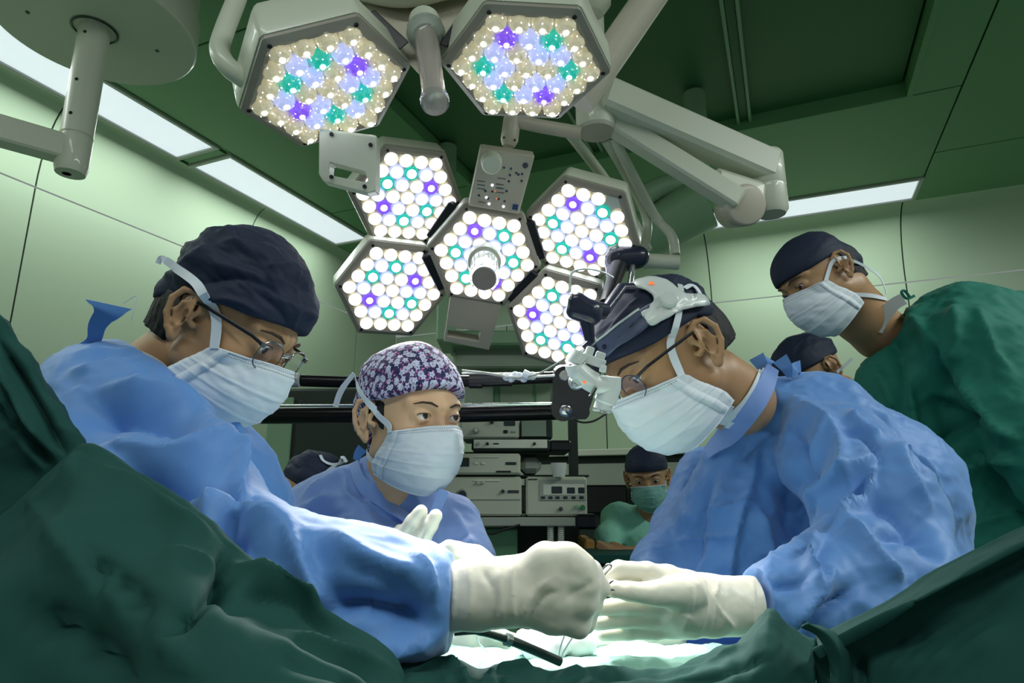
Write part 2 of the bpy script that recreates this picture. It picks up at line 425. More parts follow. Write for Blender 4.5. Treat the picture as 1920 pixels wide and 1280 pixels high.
# ---- upper lamp
up = root('surgical_lamp', K(-.15, 1.2, .72), 'upper surgical lamp with two large crystal lens hexagons and a clear central handle', 'surgical lamp')
module(up, 'U1', True, 0, lab='hexagonal light module at the left of the clear handle')
module(up, 'U2', True, 3, lab='hexagonal light module at the right of the clear handle')
def P3(key, x, y, z):
    c, n, a = MODS[key]; return np.array(hexframe(c, n, a) @ Vector((x, y, z)))
# hub plate between the two modules
mb = MB()
poly = [W(668, 30, 1.22), W(745, 103, 1.17), W(790, 150, 1.13), (W(828, 118, 1.13)), W(868, 60, 1.2), W(905, -20, 1.26), W(800, -60, 1.3), W(640, -30, 1.3)]
mb.prism(poly, KV((0, .06, .05)))
o = build('hub', mb, 'enamel2', up, smooth=False)
bv = o.modifiers.new('b', 'BEVEL'); bv.width = .008; bv.segments = 3
mb = MB(); mb.tube(spline([W(905, -30, 1.24), W(860, -38, 1.2), W(760, -18, 1.2), W(672, -30, 1.24), W(560, -60, 1.3)], 6), .03, 14); build('hub_arm', mb, 'enamel', up)
mb = MB(); mb.box((W(742, 74, 1.14)+W(705, 40, 1.17))/2, (W(775, 104, 1.14)-W(690, 24, 1.17), KV((.4, -.3, -1)), np.cross(W(775, 104, 1.14)-W(690, 24, 1.17), KV((.4, -.3, -1)))), (.05, .012, .011), bev=.002); build('gasket', mb, 'black', up, smooth=False)
mb = MB(); mb.box((W(866, 38, 1.15)+W(850, 66, 1.15))/2, (W(840, 82, 1.14)-W(893, 0, 1.17), KV((-.3, -.3, -1)), np.cross(W(840, 82, 1.14)-W(893, 0, 1.17), KV((-.3, -.3, -1)))), (.047, .012, .008), bev=.002); build('gasket', mb, 'black', up, smooth=False)
# central sterile handle
ax0 = W(797, 50, 1.15); ax1 = W(816, 196, 1.02); ax = ax1-ax0; hl = np.linalg.norm(ax)
mb = MB(); mb.lathe(ax0, ax, [(.028, -.02), (.030, 0), (.0305, .012), (.026, .022), (.022, .03), (.0, .03)], 28); build('handle_collar', mb, 'enamel', up)
M['clear'] = mat('clear_plastic', '#e8efee', .08, trans=.85, ior=1.3, coat=.5)
mb = MB(); mb.lathe(ax0, ax, [(.0345, .016), (.0355, .03), (.027, .036), (.0215, .05), (.0195, hl*.6), (.0205, hl-.025), (.024, hl-.010), (.0225, hl-.002), (.015, hl), (.001, hl)], 28); build('sterile_handle', mb, 'clear', up, label='clear plastic sterile handle with pink rounded end')
mb = MB(); mb.lathe(ax0, ax, [(.014, .03), (.014, hl-.03), (.019, hl-.018), (.001, hl-.006)], 20); build('handle_core', mb, mat('handle_core', '#c9b5aa', .5), up)
# side handle tube
mb = MB(); mb.tube(spline([W(462, -60, 1.22), W(447, -10, 1.17), W(420, 60, 1.11), W(412, 95, 1.08), W(428, 125, 1.07), W(462, 150, 1.08), W(490, 165, 1.1)], 8), .0165, 16); build('side_handle', mb, 'enamel', up)
# yoke tube going up right
mb = MB(); a0 = W(1085, 190, 1.30); a1 = W(1250, -50, 1.32)
mb.tube([a0, a1, W(1420, -150, 1.34)], .034, 16); build('yoke_arm', mb, 'enamel2', up)
mb = MB(); mb.lathe(W(1105, 10, 1.33), KV((0, 1, 0)), [(.03, -.02), (.045, 0), (.045, .03), (.04, .12)], 20); build('yoke_joint', mb, 'enamel', up)

# ---- lower lamp
lo = root('surgical_lamp', K(-.07, 1.75, .55), 'lower surgical lamp with five glowing hexagons and a button panel', 'surgical lamp')
labs = {'M1': 'hexagonal light module at the upper left of the lower lamp', 'M2': 'hexagonal light module above the flowered cap', 'M3': 'central hexagonal light module with the round handle',
        'M4': 'hexagonal light module at the upper right with one unlit lens', 'M5': 'hexagonal light module behind the headlamp'}
for i, k in enumerate(('M1', 'M2', 'M3', 'M4', 'M5')): module(lo, k, False, (6, 0, 3, 9, 1)[i], skip={(3, -3)} if k == 'M4' else None, lab=labs[k])
def conn(k1, k2, wd=.035):
    c1, c2 = arr(P3(k1, 0, 0, -.035)), arr(P3(k2, 0, 0, -.035)); mid = (c1+c2)/2; d = c2-c1; d /= np.linalg.norm(d)
    nn = arr(KV(MODS[k2][1])); s = np.cross(d, nn); s /= np.linalg.norm(s)
    mb = MB(); mb.box(mid, (d, s, np.cross(d, s)), (.018, .056, .024), bev=.003); build('bracket', mb, 'black', lo, smooth=False)
for k in ('M1', 'M2', 'M4', 'M5'): conn('M3', k)
# carrying frame behind the modules
mb = MB()
for k in ('M1', 'M2', 'M4', 'M5'): mb.tube([P3('M3', 0, 0, -.11), P3(k, 0, 0, -.11)], .03, 12)
mb.ball(P3('M3', 0, 0, -.12), .06, 10); build('carrier', mb, 'enamel', lo)
# button panel above the centre module
m3 = hexframe(*MODS['M3'])
def plate(px, off=0., d=1.66):  # polygon on the plane of the centre module (lifted by off)
    c = arr(m3.translation); n = arr(m3.col[2][:3]); o_ = []
    for (x, y) in px:
        r = W(x, y, 1)-CAM; t = ((c+n*off-CAM)@n)/(r@n); o_.append(CAM+r*t)
    return o_
nz = arr(m3.col[2][:3])
mb = MB(); mb.prism(plate([(901, 277), (1003, 292), (973, 402), (878, 386)], .012), -nz*.05)
cp = build('control_panel', mb, 'enamel2', lo, smooth=False); b_ = cp.modifiers.new('b', 'BEVEL'); b_.width = .004; b_.segments = 2
kc = arr(plate([(921, 303)], .012)[0]); mb = MB(); mb.lathe(kc, nz, [(.027, 0), (.025, .004), (.024, .03), (.021, .034), (.001, .033)], 24); build('knob', mb, 'enamel', cp)
M['btn'] = mat('button_dark', '#3d4654', .5); M['led'] = mat('indicator', '#cfe0ff', .3, emit=3, ecol='#cfe0ff'); M['ledo'] = mat('indicator_orange', '#e07038', .3, emit=.6); M['blue'] = mat('label_blue', '#1c3f78', .5)
def dots(pts, m, r, nm, h=.0015):
    for (x, y) in pts:
        q = arr(plate([(x, y)], .012)[0]); mb = MB(); mb.lathe(q, nz, [(r, 0), (r*.9, h), (r*.4, h*1.2)], 10); build(nm, mb, m, cp)
dots([(985, 310)], 'btn', .0075, 'button')
dots([(945, 314), (958, 316), (956, 328), (968, 324), (954, 340), (972, 327), (979, 326), (978, 339), (950, 358), (910, 358), (923, 359), (898, 366), (935, 373), (946, 377), (915, 372)], 'btn', .0032, 'button')
dots([(923, 347), (912, 370), (917, 382), (944, 387)], 'led', .0032, 'indicator')
dots([(931, 372), (929, 358)], 'ledo', .0022, 'indicator')
mb = MB()
for (x, y) in ((903, 339), (903, 346), (903, 353), (938, 345), (938, 352), (938, 360), (905, 378), (942, 334)):
    for i in range(5):
        q = plate([(x-7+i*3, y+i*.4)], .0135)[0]; mb.box(q, (m3.col[0][:3], m3.col[1][:3], nz), (.0011, .0016, .0004))
build('lettering', mb, 'btn', cp, smooth=False)
q = plate([(966, 388)], .0125)[0]; mb = MB(); mb.box(q, (arr(plate([(976, 389)])[0])-plate([(956, 386)])[0], np.cross(nz, arr(plate([(976, 389)])[0])-plate([(956, 386)])[0]), nz), (.007, .007, .0008)); build('badge', mb, 'blue', cp, smooth=False)
# lower bracket under the centre module
def frame_bracket(quad, window, name, par, th=.012, m='enamel2', off=.0, lab=None):
    """plate with a rectangular window: quad and window are px corners"""
    mb = MB(); q = plate(quad, off); wq = plate(window, off); n = 4
    vs = [*q, *wq]; vs += [arr(v)-nz*th for v in vs]
    fs = []
    for k in range(4):
        j = (k+1) % 4
        fs += [(k, j, 4+j, 4+k), (8+k, 12+k, 12+j, 8+j), (k, 8+k, 8+j, j), (4+k, 4+j, 12+j, 12+k)]
    mb.add(vs, fs); o = build(name, mb, m, par, smooth=False, label=lab); b_ = o.modifiers.new('b', 'BEVEL'); b_.width = .003; b_.segments = 2; return o
frame_bracket([(845, 551), (941, 566), (917, 656), (832, 640)], [(840, 612), (902, 622), (898, 640), (838, 630)], 'lower_bracket', lo, th=.04, off=.005)
# handle with sterile cover on centre module
hc = P3('M3', 0, 0, .0); tip = W(908, 522, 1.56); ax = tip-hc; hl = np.linalg.norm(ax)
mb = MB(); mb.lathe(hc, ax, [(.0445, 0), (.046, .02), (.043, .045), (.034, .05)], 28, caps=False); build('handle_collar', mb, 'enamel', lo)
mb = MB(); mb.lathe(hc, ax, [(.034, .04), (.031, .07), (.034, hl-.02), (.037, hl-.006), (.035, hl)], 28, caps=True); build('sterile_handle', mb, 'clear', lo)
mb = MB(); mb.lathe(hc, ax, [(.030, hl-.004), (.030, hl+.002), (.028, hl+.004), (.001, hl+.004)], 28); build('handle_cap', mb, mat('cap_grey', '#8e8782', .5), lo)
mb = MB()
for k in range(14):
    an = k*2*PI/14; x = np.cross(ax/hl, (1., 0, 0)); x /= np.linalg.norm(x); y = np.cross(ax/hl, x)
    c_ = lambda t, r: hc+ax/hl*t+r*(x*math.cos(an)+y*math.sin(an))
    mb.tube([c_(.05, .033), c_(hl*.6, .0335), c_(hl-.012, .036)], .0022, 6)
build('grip_rib', mb, 'white_plastic', lo)
# square bracket attached left of module M1 (grip frame)
mb = MB()
g0 = [W(597, 262, 1.32), W(706, 250, 1.32), W(704, 345, 1.34), W(700, 360, 1.34), W(608, 338, 1.34), W(596, 326, 1.34)]
wn = [W(622, 310, 1.32), W(686, 322, 1.32), W(684, 338, 1.32), W(622, 328, 1.32)]
def flatframe(par, name, outer, inner, th, m, lab=None):
    mb = MB(); nn = np.cross(arr(outer[1])-outer[0], arr(outer[2])-outer[0]); nn /= np.linalg.norm(nn)
    if nn @ (CAM-outer[0]) < 0: nn = -nn
    n = len(outer); vs = [*outer, *inner]; vs += [arr(v)-nn*th for v in vs]
    fs = []
    for k in range(n):
        j = (k+1) % n; fs += [(k, j, n+j, n+k), (2*n+k, 3*n+k, 3*n+j, 2*n+j), (k, 2*n+k, 2*n+j, j), (n+k, n+j, 3*n+j, 3*n+k)]
    mb.add(vs, fs); o = build(name, mb, m, par, smooth=False, label=lab); b_ = o.modifiers.new('b', 'BEVEL'); b_.width = .004; b_.segments = 2; return o
flatframe(up, 'grip_frame', [W(598, 240, 1.2), W(706, 253, 1.2), W(706, 358, 1.2), W(688, 362, 1.2), W(606, 340, 1.2), W(597, 326, 1.2)],
          [W(618, 305, 1.2), W(684, 322, 1.2), W(690, 338, 1.2), W(684, 341, 1.2), W(624, 329, 1.2), W(616, 325, 1.2)], .035, 'enamel', 'square grip frame with a slot below the left module')
mb = MB()
for (x, y) in ((622, 252), (695, 272), (622, 332), (684, 350)): mb.lathe(W(x, y, 1.198), KV((0, 0, -1)), [(.004, 0), (.004, .003), (.001, .0035)], 10)
build('screw', mb, 'black', up)
# ------------------------------------------------------------------ implicit surfaces (used for bodies, gloves, caps and cloth)
def pq(px, py, d): return np.array([(px-CX)*d/F, d, -(py-CY)*d/F])      # camera frame (right, depth, up)
def toW(P):
    P = np.asarray(P, float); x, d, u = P[..., 0], P[..., 1], P[..., 2]
    return np.stack([x, d*CP-u*SP, d*SP+u*CP], -1)+CAM
def dW(v): return toW(v)-CAM
def nrm(v): v = arr(v); return v/np.linalg.norm(v)
def rc(P, a, ra, b, rb):
    a = arr(a); b = arr(b); ab = b-a; L = ab@ab+1e-12
    t = np.clip(((P-a)@ab)/L, 0, 1)
    return np.linalg.norm(P-a-t[:, None]*ab, axis=1)-(ra+t*(rb-ra))
def ell(P, c, r, Rm=None):
    q = P-arr(c)
    if Rm is not None: q = q@Rm
    r = arr(r); k0 = np.linalg.norm(q/r, axis=1); k1 = np.linalg.norm(q/(r*r), axis=1)+1e-9
    return k0*(k0-1)/k1
def smin(a, b, k):
    h = np.clip(.5+.5*(b-a)/k, 0, 1); return b+(a-b)*h-k*h*(1-h)
def smax(a, b, k): return -smin(-a, -b, k)
def polygonize(f, lo, hi, h):
    lo = arr(lo); hi = arr(hi); n = np.ceil((hi-lo)/h/4).astype(int)*4+1
    cs = [lo[i]+h*np.arange(n[i]) for i in range(3)]
    cn = (n-1)//4+1
    g = np.stack(np.meshgrid(*[c[::4] for c in cs], indexing='ij'), -1).reshape(-1, 3)
    co = f(g).reshape(cn)
    near = np.abs(co) < 4*h*1.9
    blk = np.zeros(cn-1, bool)
    sgn = co < 0
    for dx in (0, 1):
        for dy in (0, 1):
            for dz in (0, 1):
                sl = (slice(dx, cn[0]-1+dx), slice(dy, cn[1]-1+dy), slice(dz, cn[2]-1+dz)); blk |= near[sl]
    D = np.repeat(np.repeat(np.repeat(np.where(sgn, -1., 1.)[:-1, :-1, :-1], 4, 0), 4, 1), 4, 2)
    full = np.ones(n)
    full[:-1, :-1, :-1] = D
    full[-1] = full[-2]; full[:, -1] = full[:, -2]; full[:, :, -1] = full[:, :, -2]
    pm = np.zeros(n, bool); bi = np.argwhere(blk)*4
    fl_ = np.repeat(np.repeat(np.repeat(blk, 4, 0), 4, 1), 4, 2)
    for dx in (0, 1):
        for dy in (0, 1):
            for dz in (0, 1): pm[dx:n[0]-1+dx, dy:n[1]-1+dy, dz:n[2]-1+dz] |= fl_
    ii = np.argwhere(pm); out = np.empty(len(ii)); 
    for s in range(0, len(ii), 400000):
        q = ii[s:s+400000]; out[s:s+400000] = f(lo+q*h)
    full[pm] = out
    # surface nets
    s = full < 0; c = [s[dx:n[0]-1+dx, dy:n[1]-1+dy, dz:n[2]-1+dz] for dx in (0, 1) for dy in (0, 1) for dz in (0, 1)]
    cnt = sum(x.astype(np.int8) for x in c); act = (cnt > 0) & (cnt < 8)
    cells = np.argwhere(act); vid = -np.ones(n-1, np.int64); vid[act] = np.arange(len(cells))
    acc = np.zeros((len(cells), 3)); num = np.zeros(len(cells))
    off = [(dx, dy, dz) for dx in (0, 1) for dy in (0, 1) for dz in (0, 1)]
    val = np.stack([full[cells[:, 0]+o[0], cells[:, 1]+o[1], cells[:, 2]+o[2]] for o in off], 1)
    for i, a in enumerate(off):
        for j, b in enumerate(off):
            if j > i and sum(abs(a[k]-b[k]) for k in range(3)) == 1:
                m = (val[:, i] < 0) != (val[:, j] < 0); t = val[m, i]/(val[m, i]-val[m, j])
                acc[m] += arr(a)+t[:, None]*(arr(b)-arr(a)); num[m] += 1
    V = lo+h*(cells+acc/num[:, None])
    quads = []
    for ax in range(3):
        u, v = (ax+1) % 3, (ax+2) % 3
        e = [0, 0, 0]; e[ax] = 1
        s0 = s[tuple(slice(0, n[k]-e[k]) for k in range(3))]; s1 = s[tuple(slice(e[k], n[k]) for k in range(3))]
        ed = np.argwhere(s0 != s1)
        ok = (ed[:, u] > 0) & (ed[:, v] > 0) & (ed[:, u] < n[u]-1) & (ed[:, v] < n[v]-1); ed = ed[ok]
        def cell(du, dv):
            q = ed.copy(); q[:, u] -= du; q[:, v] -= dv; return vid[q[:, 0], q[:, 1], q[:, 2]]
        q = np.stack([cell(1, 1), cell(0, 1), cell(0, 0), cell(1, 0)], 1)
        fl2 = ~s0[ed[:, 0], ed[:, 1], ed[:, 2]]
        q[fl2] = q[fl2][:, ::-1]; quads.append(q)
    Q = np.concatenate(quads); Q = Q[(Q >= 0).all(1)]
    return V, Q
def grad(f, V, e=.0015):
    g = np.stack([f(V+arr(d))-f(V-arr(d)) for d in ((e, 0, 0), (0, e, 0), (0, 0, e))], 1)
    return g/(np.linalg.norm(g, axis=1)[:, None]+1e-12)
def chainf(chains, k, extra=None):
    """smooth union of chains of (px, py, depth, radius in px)"""
    segs = []
    for ch in chains:
        pts = [(pq(*c[:3]), c[3]*c[2]/F) for c in ch]
        if len(pts) == 1: pts = pts*2
        segs += [(pts[i], pts[i+1]) for i in range(len(pts)-1)]
    def f(P):
        d = None
        for (a, ra), (b, rb) in segs:
            q = rc(P, a, ra, b, rb); d = q if d is None else smin(d, q, k)
        return extra(P, d) if extra else d
    lo = np.min([p-r for s in segs for p, r in s], 0)-.02; hi = np.max([p+r for s in segs for p, r in s], 0)+.02
    return f, lo, hi
def nz3(V, scale, seed=0., anis=(1, 1, 1), kind='r', octv=3):
    q = V*arr(anis)*scale+seed
    if kind == 'r': return np.array([noise.ridged_multi_fractal(Vector(p), 1., 2.1, octv, 1., 1.9) for p in q])
    return np.array([noise.fractal(Vector(p), 1., 2.1, octv) for p in q])
def folds(V, N, fl):
    """raise ridges (amp > 0) or press valleys (amp < 0) along pixel polylines on the side facing the camera; returns displacement"""
    X = CX+F*V[:, 0]/V[:, 1]; Y = CY-F*V[:, 2]/V[:, 1]
    view = -V/np.linalg.norm(V, axis=1)[:, None]; fac = np.clip((N*view).sum(1)*2.5, 0, 1)
    D = np.zeros(len(V))
    for (pts, wd, amp) in fl:
        p = np.array(spline([(a, b, 0) for a, b in pts], 6))[:, :2] if len(pts) > 2 else arr(pts)
        best = np.full(len(V), 1e9); tt = np.zeros(len(V)); sd = np.zeros(len(V))
        m = (X > p[:, 0].min()-5*wd) & (X < p[:, 0].max()+5*wd) & (Y > p[:, 1].min()-5*wd) & (Y < p[:, 1].max()+5*wd)
        if not m.any(): continue
        x, y = X[m], Y[m]; bb = best[m]; t_ = tt[m]; s_ = sd[m]; L = np.cumsum([0]+[np.linalg.norm(p[i+1]-p[i]) for i in range(len(p)-1)])
        for i in range(len(p)-1):
            ab = p[i+1]-p[i]; l2 = ab@ab+1e-9; t = np.clip(((x-p[i, 0])*ab[0]+(y-p[i, 1])*ab[1])/l2, 0, 1)
            dx = x-p[i, 0]-t*ab[0]; dy = y-p[i, 1]-t*ab[1]; d = np.hypot(dx, dy); sg = np.sign(dx*ab[1]-dy*ab[0])
            k = d < bb; bb[k] = d[k]; s_[k] = sg[k]; t_[k] = (L[i]+t[k]*(L[i+1]-L[i]))/L[-1]
        s = bb/wd*s_
        # asymmetric crease: steep on one side, soft on the other
        r_ = np.sqrt(s*s+.006)-.077
        prof = np.where(s > 0, np.exp(-(r_/.5)**1.15), np.exp(-(r_/1.3)**1.2)) if amp > 0 else np.exp(-(r_/.75)**1.2)
        D[m] += amp*prof*np.clip(np.minimum(t_, 1-t_)*4+.15, 0, 1)
    return D*fac
TREES = {}
def finish(name, V, Q, m, parent, label=None, tree=None, mi=None):
    Wd = toW(V); o = mk(name, Wd, Q, m, parent, True, mi)
    if label: o['label'] = label
    if tree: TREES.setdefault(tree, []).append(BVHTree.FromPolygons([tuple(p) for p in Wd], [tuple(q) for q in Q.tolist()]))
    return o
def sculpt(name, f, lo, hi, h, m, parent, disp=None, tree=None, label=None, mifn=None, post=None):
    V, Q = polygonize(f, lo, hi, h); N = grad(f, V)
    fn = np.cross(V[Q[:, 1]]-V[Q[:, 0]], V[Q[:, 2]]-V[Q[:, 0]])
    if (fn*N[Q[:, 0]]).sum() < 0: Q = Q[:, ::-1].copy()
    if disp is not None: V = V+N*disp(V, N)[:, None]
    if post is not None: V = post(V)
    o = finish(name, V, Q, m, parent, label, tree, mifn(V, Q) if mifn else None)
    return o
def hit(px, py, trees):
    o = Vector(CAM); d = (Vector(W(px, py, 1.))-o).normalized(); best = None
    for t in trees:
        for b in TREES.get(t, []):
            l, n, i, ds = b.ray_cast(o, d)
            if l is not None and (best is None or ds < best[2]): best = (arr(l), arr(n if n.dot(d) < 0 else -n), ds)
    return best
def ribbon(name, pts, trees, width, m, parent, off=.002, th=.0012, fallback=.8, label=None, n=6, sm=2):
    """strap laid over surfaces along a pixel polyline; pts may carry a depth for stretches in free air"""
    P = spline([(p[0], p[1], 0) for p in pts], n); L = []
    dl = []
    for i in range(len(pts)-1):
        a_ = pts[i][2] if len(pts[i]) > 2 else 0; b_ = pts[i+1][2] if len(pts[i+1]) > 2 else 0
        dl += [((a_+(b_-a_)*k/n) if a_ and b_ else 0,) for k in range(n)]
    dl.append((pts[-1][2] if len(pts[-1]) > 2 else 0,))
    for q, dd in zip(P, dl):
        hh = hit(q[0], q[1], trees) if trees else None
        if dd[0] > .05: L.append((W(q[0], q[1], dd[0]), nrm(CAM-W(q[0], q[1], dd[0]))))
        elif hh: L.append((hh[0]+hh[1]*off, hh[1]))
        else: L.append(None)
    g = [i for i, x in enumerate(L) if x is not None]
    if not g: L = [(W(q[0], q[1], fallback), nrm(CAM-W(q[0], q[1], fallback))) for q in P]; g = list(range(len(L)))
    for i in range(len(L)):
        if L[i] is None:
            j = min(g, key=lambda k: abs(k-i)); dj = proj(L[j][0])[2]; L[i] = (W(P[i][0], P[i][1], dj), L[j][1])
    C = np.array([l[0] for l in L]); Nn = np.array([l[1] for l in L])
    for _ in range(sm):
        C[1:-1] = (C[:-2]+2*C[1:-1]+C[2:])/4; Nn[1:-1] = (Nn[:-2]+2*Nn[1:-1]+Nn[2:])/4
    mb = MB(); vs = []
    wds = width if hasattr(width, '__len__') else [width]*2
    for i in range(len(C)):
        t = nrm(C[min(i+1, len(C)-1)]-C[max(i-1, 0)]); n_ = nrm(Nn[i]-t*(Nn[i]@t)); s = np.cross(t, n_)
        u = i/(len(C)-1)*(len(wds)-1); k = min(int(u), len(wds)-2); wd = wds[k]+(wds[k+1]-wds[k])*(u-k)
        for (a, b) in ((-.5, 0), (.5, 0), (.5, 1), (-.5, 1)): vs.append(C[i]+s*wd*a+n_*th*b)
    fs = [(i*4+k, i*4+(k+1) % 4, (i+1)*4+(k+1) % 4, (i+1)*4+k) for i in range(len(C)-1) for k in range(4)]
    fs += [(3, 2, 1, 0), tuple(4*(len(C)-1)+k for k in range(4))]
    mb.add(vs, fs); return build(name, mb, m, parent, label=label)
def wire(name, pts, r, m, parent=None, n=8, trees=None, off=.004):
    P = []
    for p in pts:
        if len(p) > 2: P.append(W(*p[:3]))
        else:
            hh = hit(p[0], p[1], trees); P.append(hh[0]+hh[1]*off if hh else None)
    P = [p for p in P if p is not None]
    mb = MB(); mb.tube(spline(P, 6) if len(P) > 2 else P, r, n); return build(name, mb, m, parent)
# ------------------------------------------------------------------ people materials
M['skin'] = mat('skin', '#b28b66', .45, sss=.2, bump=[('noise', 220, .12, .0008)], var=.10, vscale=30)
M['skin_light'] = mat('skin_light', '#d9b28c', .45, sss=.2, bump=[('noise', 220, .12, .0008)], var=.08, vscale=30)
M['skin_dark'] = mat('skin_shade', '#a37c5a', .5, sss=.2, bump=[('noise', 220, .12, .0008)], var=.10, vscale=30)
M['hair'] = mat('black_hair', '#0d0e0f', .6, bump=[('noise', 500, .6, .002)])
M['navy'] = mat('navy_cap', '#121f38', .7, sheen=.0, bump=[('ridge', 14, .35, .008), ('noise', 700, .12, .0006)])
M['gown'] = mat('blue_gown', '#5a8dcf', .55, sheen=.25, bump=[('ridge', 5, .5, .020), ('ridge', 17, .35, .006), ('cell', 900, .10, .0004)], var=.08, vscale=4)
M['gown_sheer'] = mat('pale_blue_gown', '#7f9fdc', .55, sheen=.25, bump=[('ridge', 7, .5, .016), ('ridge', 22, .35, .005), ('cell', 900, .12, .0004)])
M['green_gown'] = mat('green_gown', '#136a5a', .8, sheen=.0, bump=[('ridge', 5, .5, .02), ('noise', 900, .2, .0005)])
M['drape'] = mat('green_drape', '#0d4640', .85, sheen=.0, bump=[('ridge', 5, .2, .010), ('noise', 1100, .25, .0005)], var=.15, vscale=8)
M['mint'] = mat('mint_towel', '#8fbcae', .8, bump=[('noise', 60, .6, .006), ('noise', 900, .3, .0005)])
M['scrub'] = mat('green_scrubs', '#93d8c0', .8, bump=[('ridge', 9, .3, .01)])
M['mask'] = mat('surgical_mask', '#d9e2e9', .7, sss=.12, bump=[('noise', 1200, .15, .0003)])
M['mask_white'] = mat('mask_edge', '#d9e2ea', .6)
M['mask_green'] = mat('green_mask', '#7fb5ac', .7, bump=[('ridge', 25, .3, .004)])
M['glove'] = mat('latex_glove', '#e9e5d6', .42, sss=.15, bump=[('ridge', 18, .22, .004), ('noise', 500, .08, .0004)])
M['wire'] = mat('spectacle_wire', '#8b8f92', .2, 1.)
def glassmat():
    m = bpy.data.materials.new('spectacle_lens'); m.use_nodes = True; nt = m.node_tree; nt.nodes.clear()
    o = nt.nodes.new('ShaderNodeOutputMaterial'); mx = nt.nodes.new('ShaderNodeMixShader'); t = nt.nodes.new('ShaderNodeBsdfTransparent'); g = nt.nodes.new('ShaderNodeBsdfGlossy')
    g.inputs['Roughness'].default_value = .05; mx.inputs[0].default_value = .12
    nt.links.new(t.outputs[0], mx.inputs[1]); nt.links.new(g.outputs[0], mx.inputs[2]); nt.links.new(mx.outputs[0], o.inputs[0]); return m
M['lens_glass'] = glassmat()
# ------------------------------------------------------------------ heads
EAR_H = [(-.004, .000), (.003, .014), (.000, .027), (-.012, .034), (-.026, .029), (-.032, .012), (-.028, -.008), (-.018, -.024), (-.008, -.032)]
EAR_A = [(-.008, .022), (-.019, .014), (-.022, .000), (-.016, -.014), (-.006, -.019)]
def ear_sdf(L):
    ax = np.abs(L[:, 0]); P = np.stack([ax, L[:, 1], L[:, 2]], 1)
    ex = lambda y: .074+(-y)*.46+.002
    d = None
    for i in range(len(EAR_H)-1):
        (y0, z0), (y1, z1) = EAR_H[i], EAR_H[i+1]; q = rc(P, (ex(y0)+.001, y0, z0), .0042, (ex(y1)+.001, y1, z1), .0038)
        d = q if d is None else smin(d, q, .002)
    for i in range(len(EAR_A)-1):
        (y0, z0), (y1, z1) = EAR_A[i], EAR_A[i+1]; d = smin(d, rc(P, (ex(y0)-.001, y0, z0), .0034, (ex(y1)-.001, y1, z1), .0034), .003)
    th = math.radians(-25); Rm = np.array([[math.cos(th), math.sin(th), 0], [-math.sin(th), math.cos(th), 0], [0, 0, 1]]).T
    d = smin(d, ell(P, (.079, -.015, .003), (.0038, .0185, .031), Rm), .004)
    d = smin(d, ell(P, (.078, -.010, -.030), (.0045, .0085, .0095)), .005)
    d = smin(d, rc(P, (.073, .004, -.006), .005, (.078, .001, -.004), .004), .003)
    d = smax(d, -ell(P, (.088, -.008, -.002), (.0095, .0075, .0125)), .002)
    return d
def head_sdf(L, lids=False, ears=True, lid_h=.0052):
    ax = np.abs(L[:, 0]); P = np.stack([ax, L[:, 1], L[:, 2]], 1)
    d = ell(P, (0, -.008, .035), (.0745, .096, .088))
    d = smin(d, ell(P, (0, .028, -.015), (.062, .064, .085)), .02)
    d = smin(d, rc(P, (0, .066, -.088), .020, (.05, .0, -.048), .018), .025)
    d = smin(d, ell(P, (.040, .058, -.012), (.022, .022, .020)), .015)
    d = smin(d, rc(P, (.008, .086, .036), .009, (.046, .066, .038), .009), .012)
    d = smax(d, -ell(P, (.032, .100, .018), (.018, .016, .012)), .012)
    d = smin(d, rc(P, (0, .086, .020), .007, (0, .108, -.020), .0100), .008)
    d = smin(d, ell(P, (.0105, .098, -.025), (.008, .010, .007)), .005)
    d = smin(d, ell(P, (0, .088, -.052), (.024, .012, .012)), .01)
    if lids:
        d = smin(d, ell(P, (.031, .0755, .018), (.0170, .0155, .0140)), .005)
        q = P-arr((.031, .092, .0182)); c_, s_ = math.cos(.10), math.sin(.10)
        q = np.stack([q[:, 0]*c_+q[:, 2]*s_, q[:, 1], -q[:, 0]*s_+q[:, 2]*c_], 1)
        d = smax(d, -ell(q, (0, 0, 0), (.0135, .016, .0052)), .0012)
    if ears: d = smin(d, ear_sdf(L), .004)
    return d
class Head:
    def __init__(s, ear, fwd, up, scale=1., near=None):
        f = nrm(fwd); u = arr(up); u = nrm(u-f*(u@f)); r = np.cross(f, u)
        s.Rm = np.stack([r, f, u], 1); s.s = scale; s.near = -1 if r[1] > 0 else 1
        s.o = arr(ear)-s.Rm@arr((s.near*.08, -.008, .0))*scale
    def loc(s, P): return (P-s.o)@s.Rm/s.s
    def pt(s, x, y, z): return s.o+s.Rm@arr((x, y, z))*s.s
    def pxy(s, x, y, z):
        p = s.pt(x, y, z); return (round(CX+F*p[0]/p[1]), round(CY-F*p[2]/p[1]))
    def report(s, nm):
        n = s.near; print('HEAD', nm, 'ear', s.pxy(n*.08, -.008, 0), 'nearEye', s.pxy(n*.031, .088, .018), 'farEye', s.pxy(-n*.031, .088, .018), 'nose', s.pxy(0, .118, -.02), 'chin', s.pxy(0, .085, -.108), 'top', s.pxy(0, 0, .125), 'back', s.pxy(0, -.104, .03))
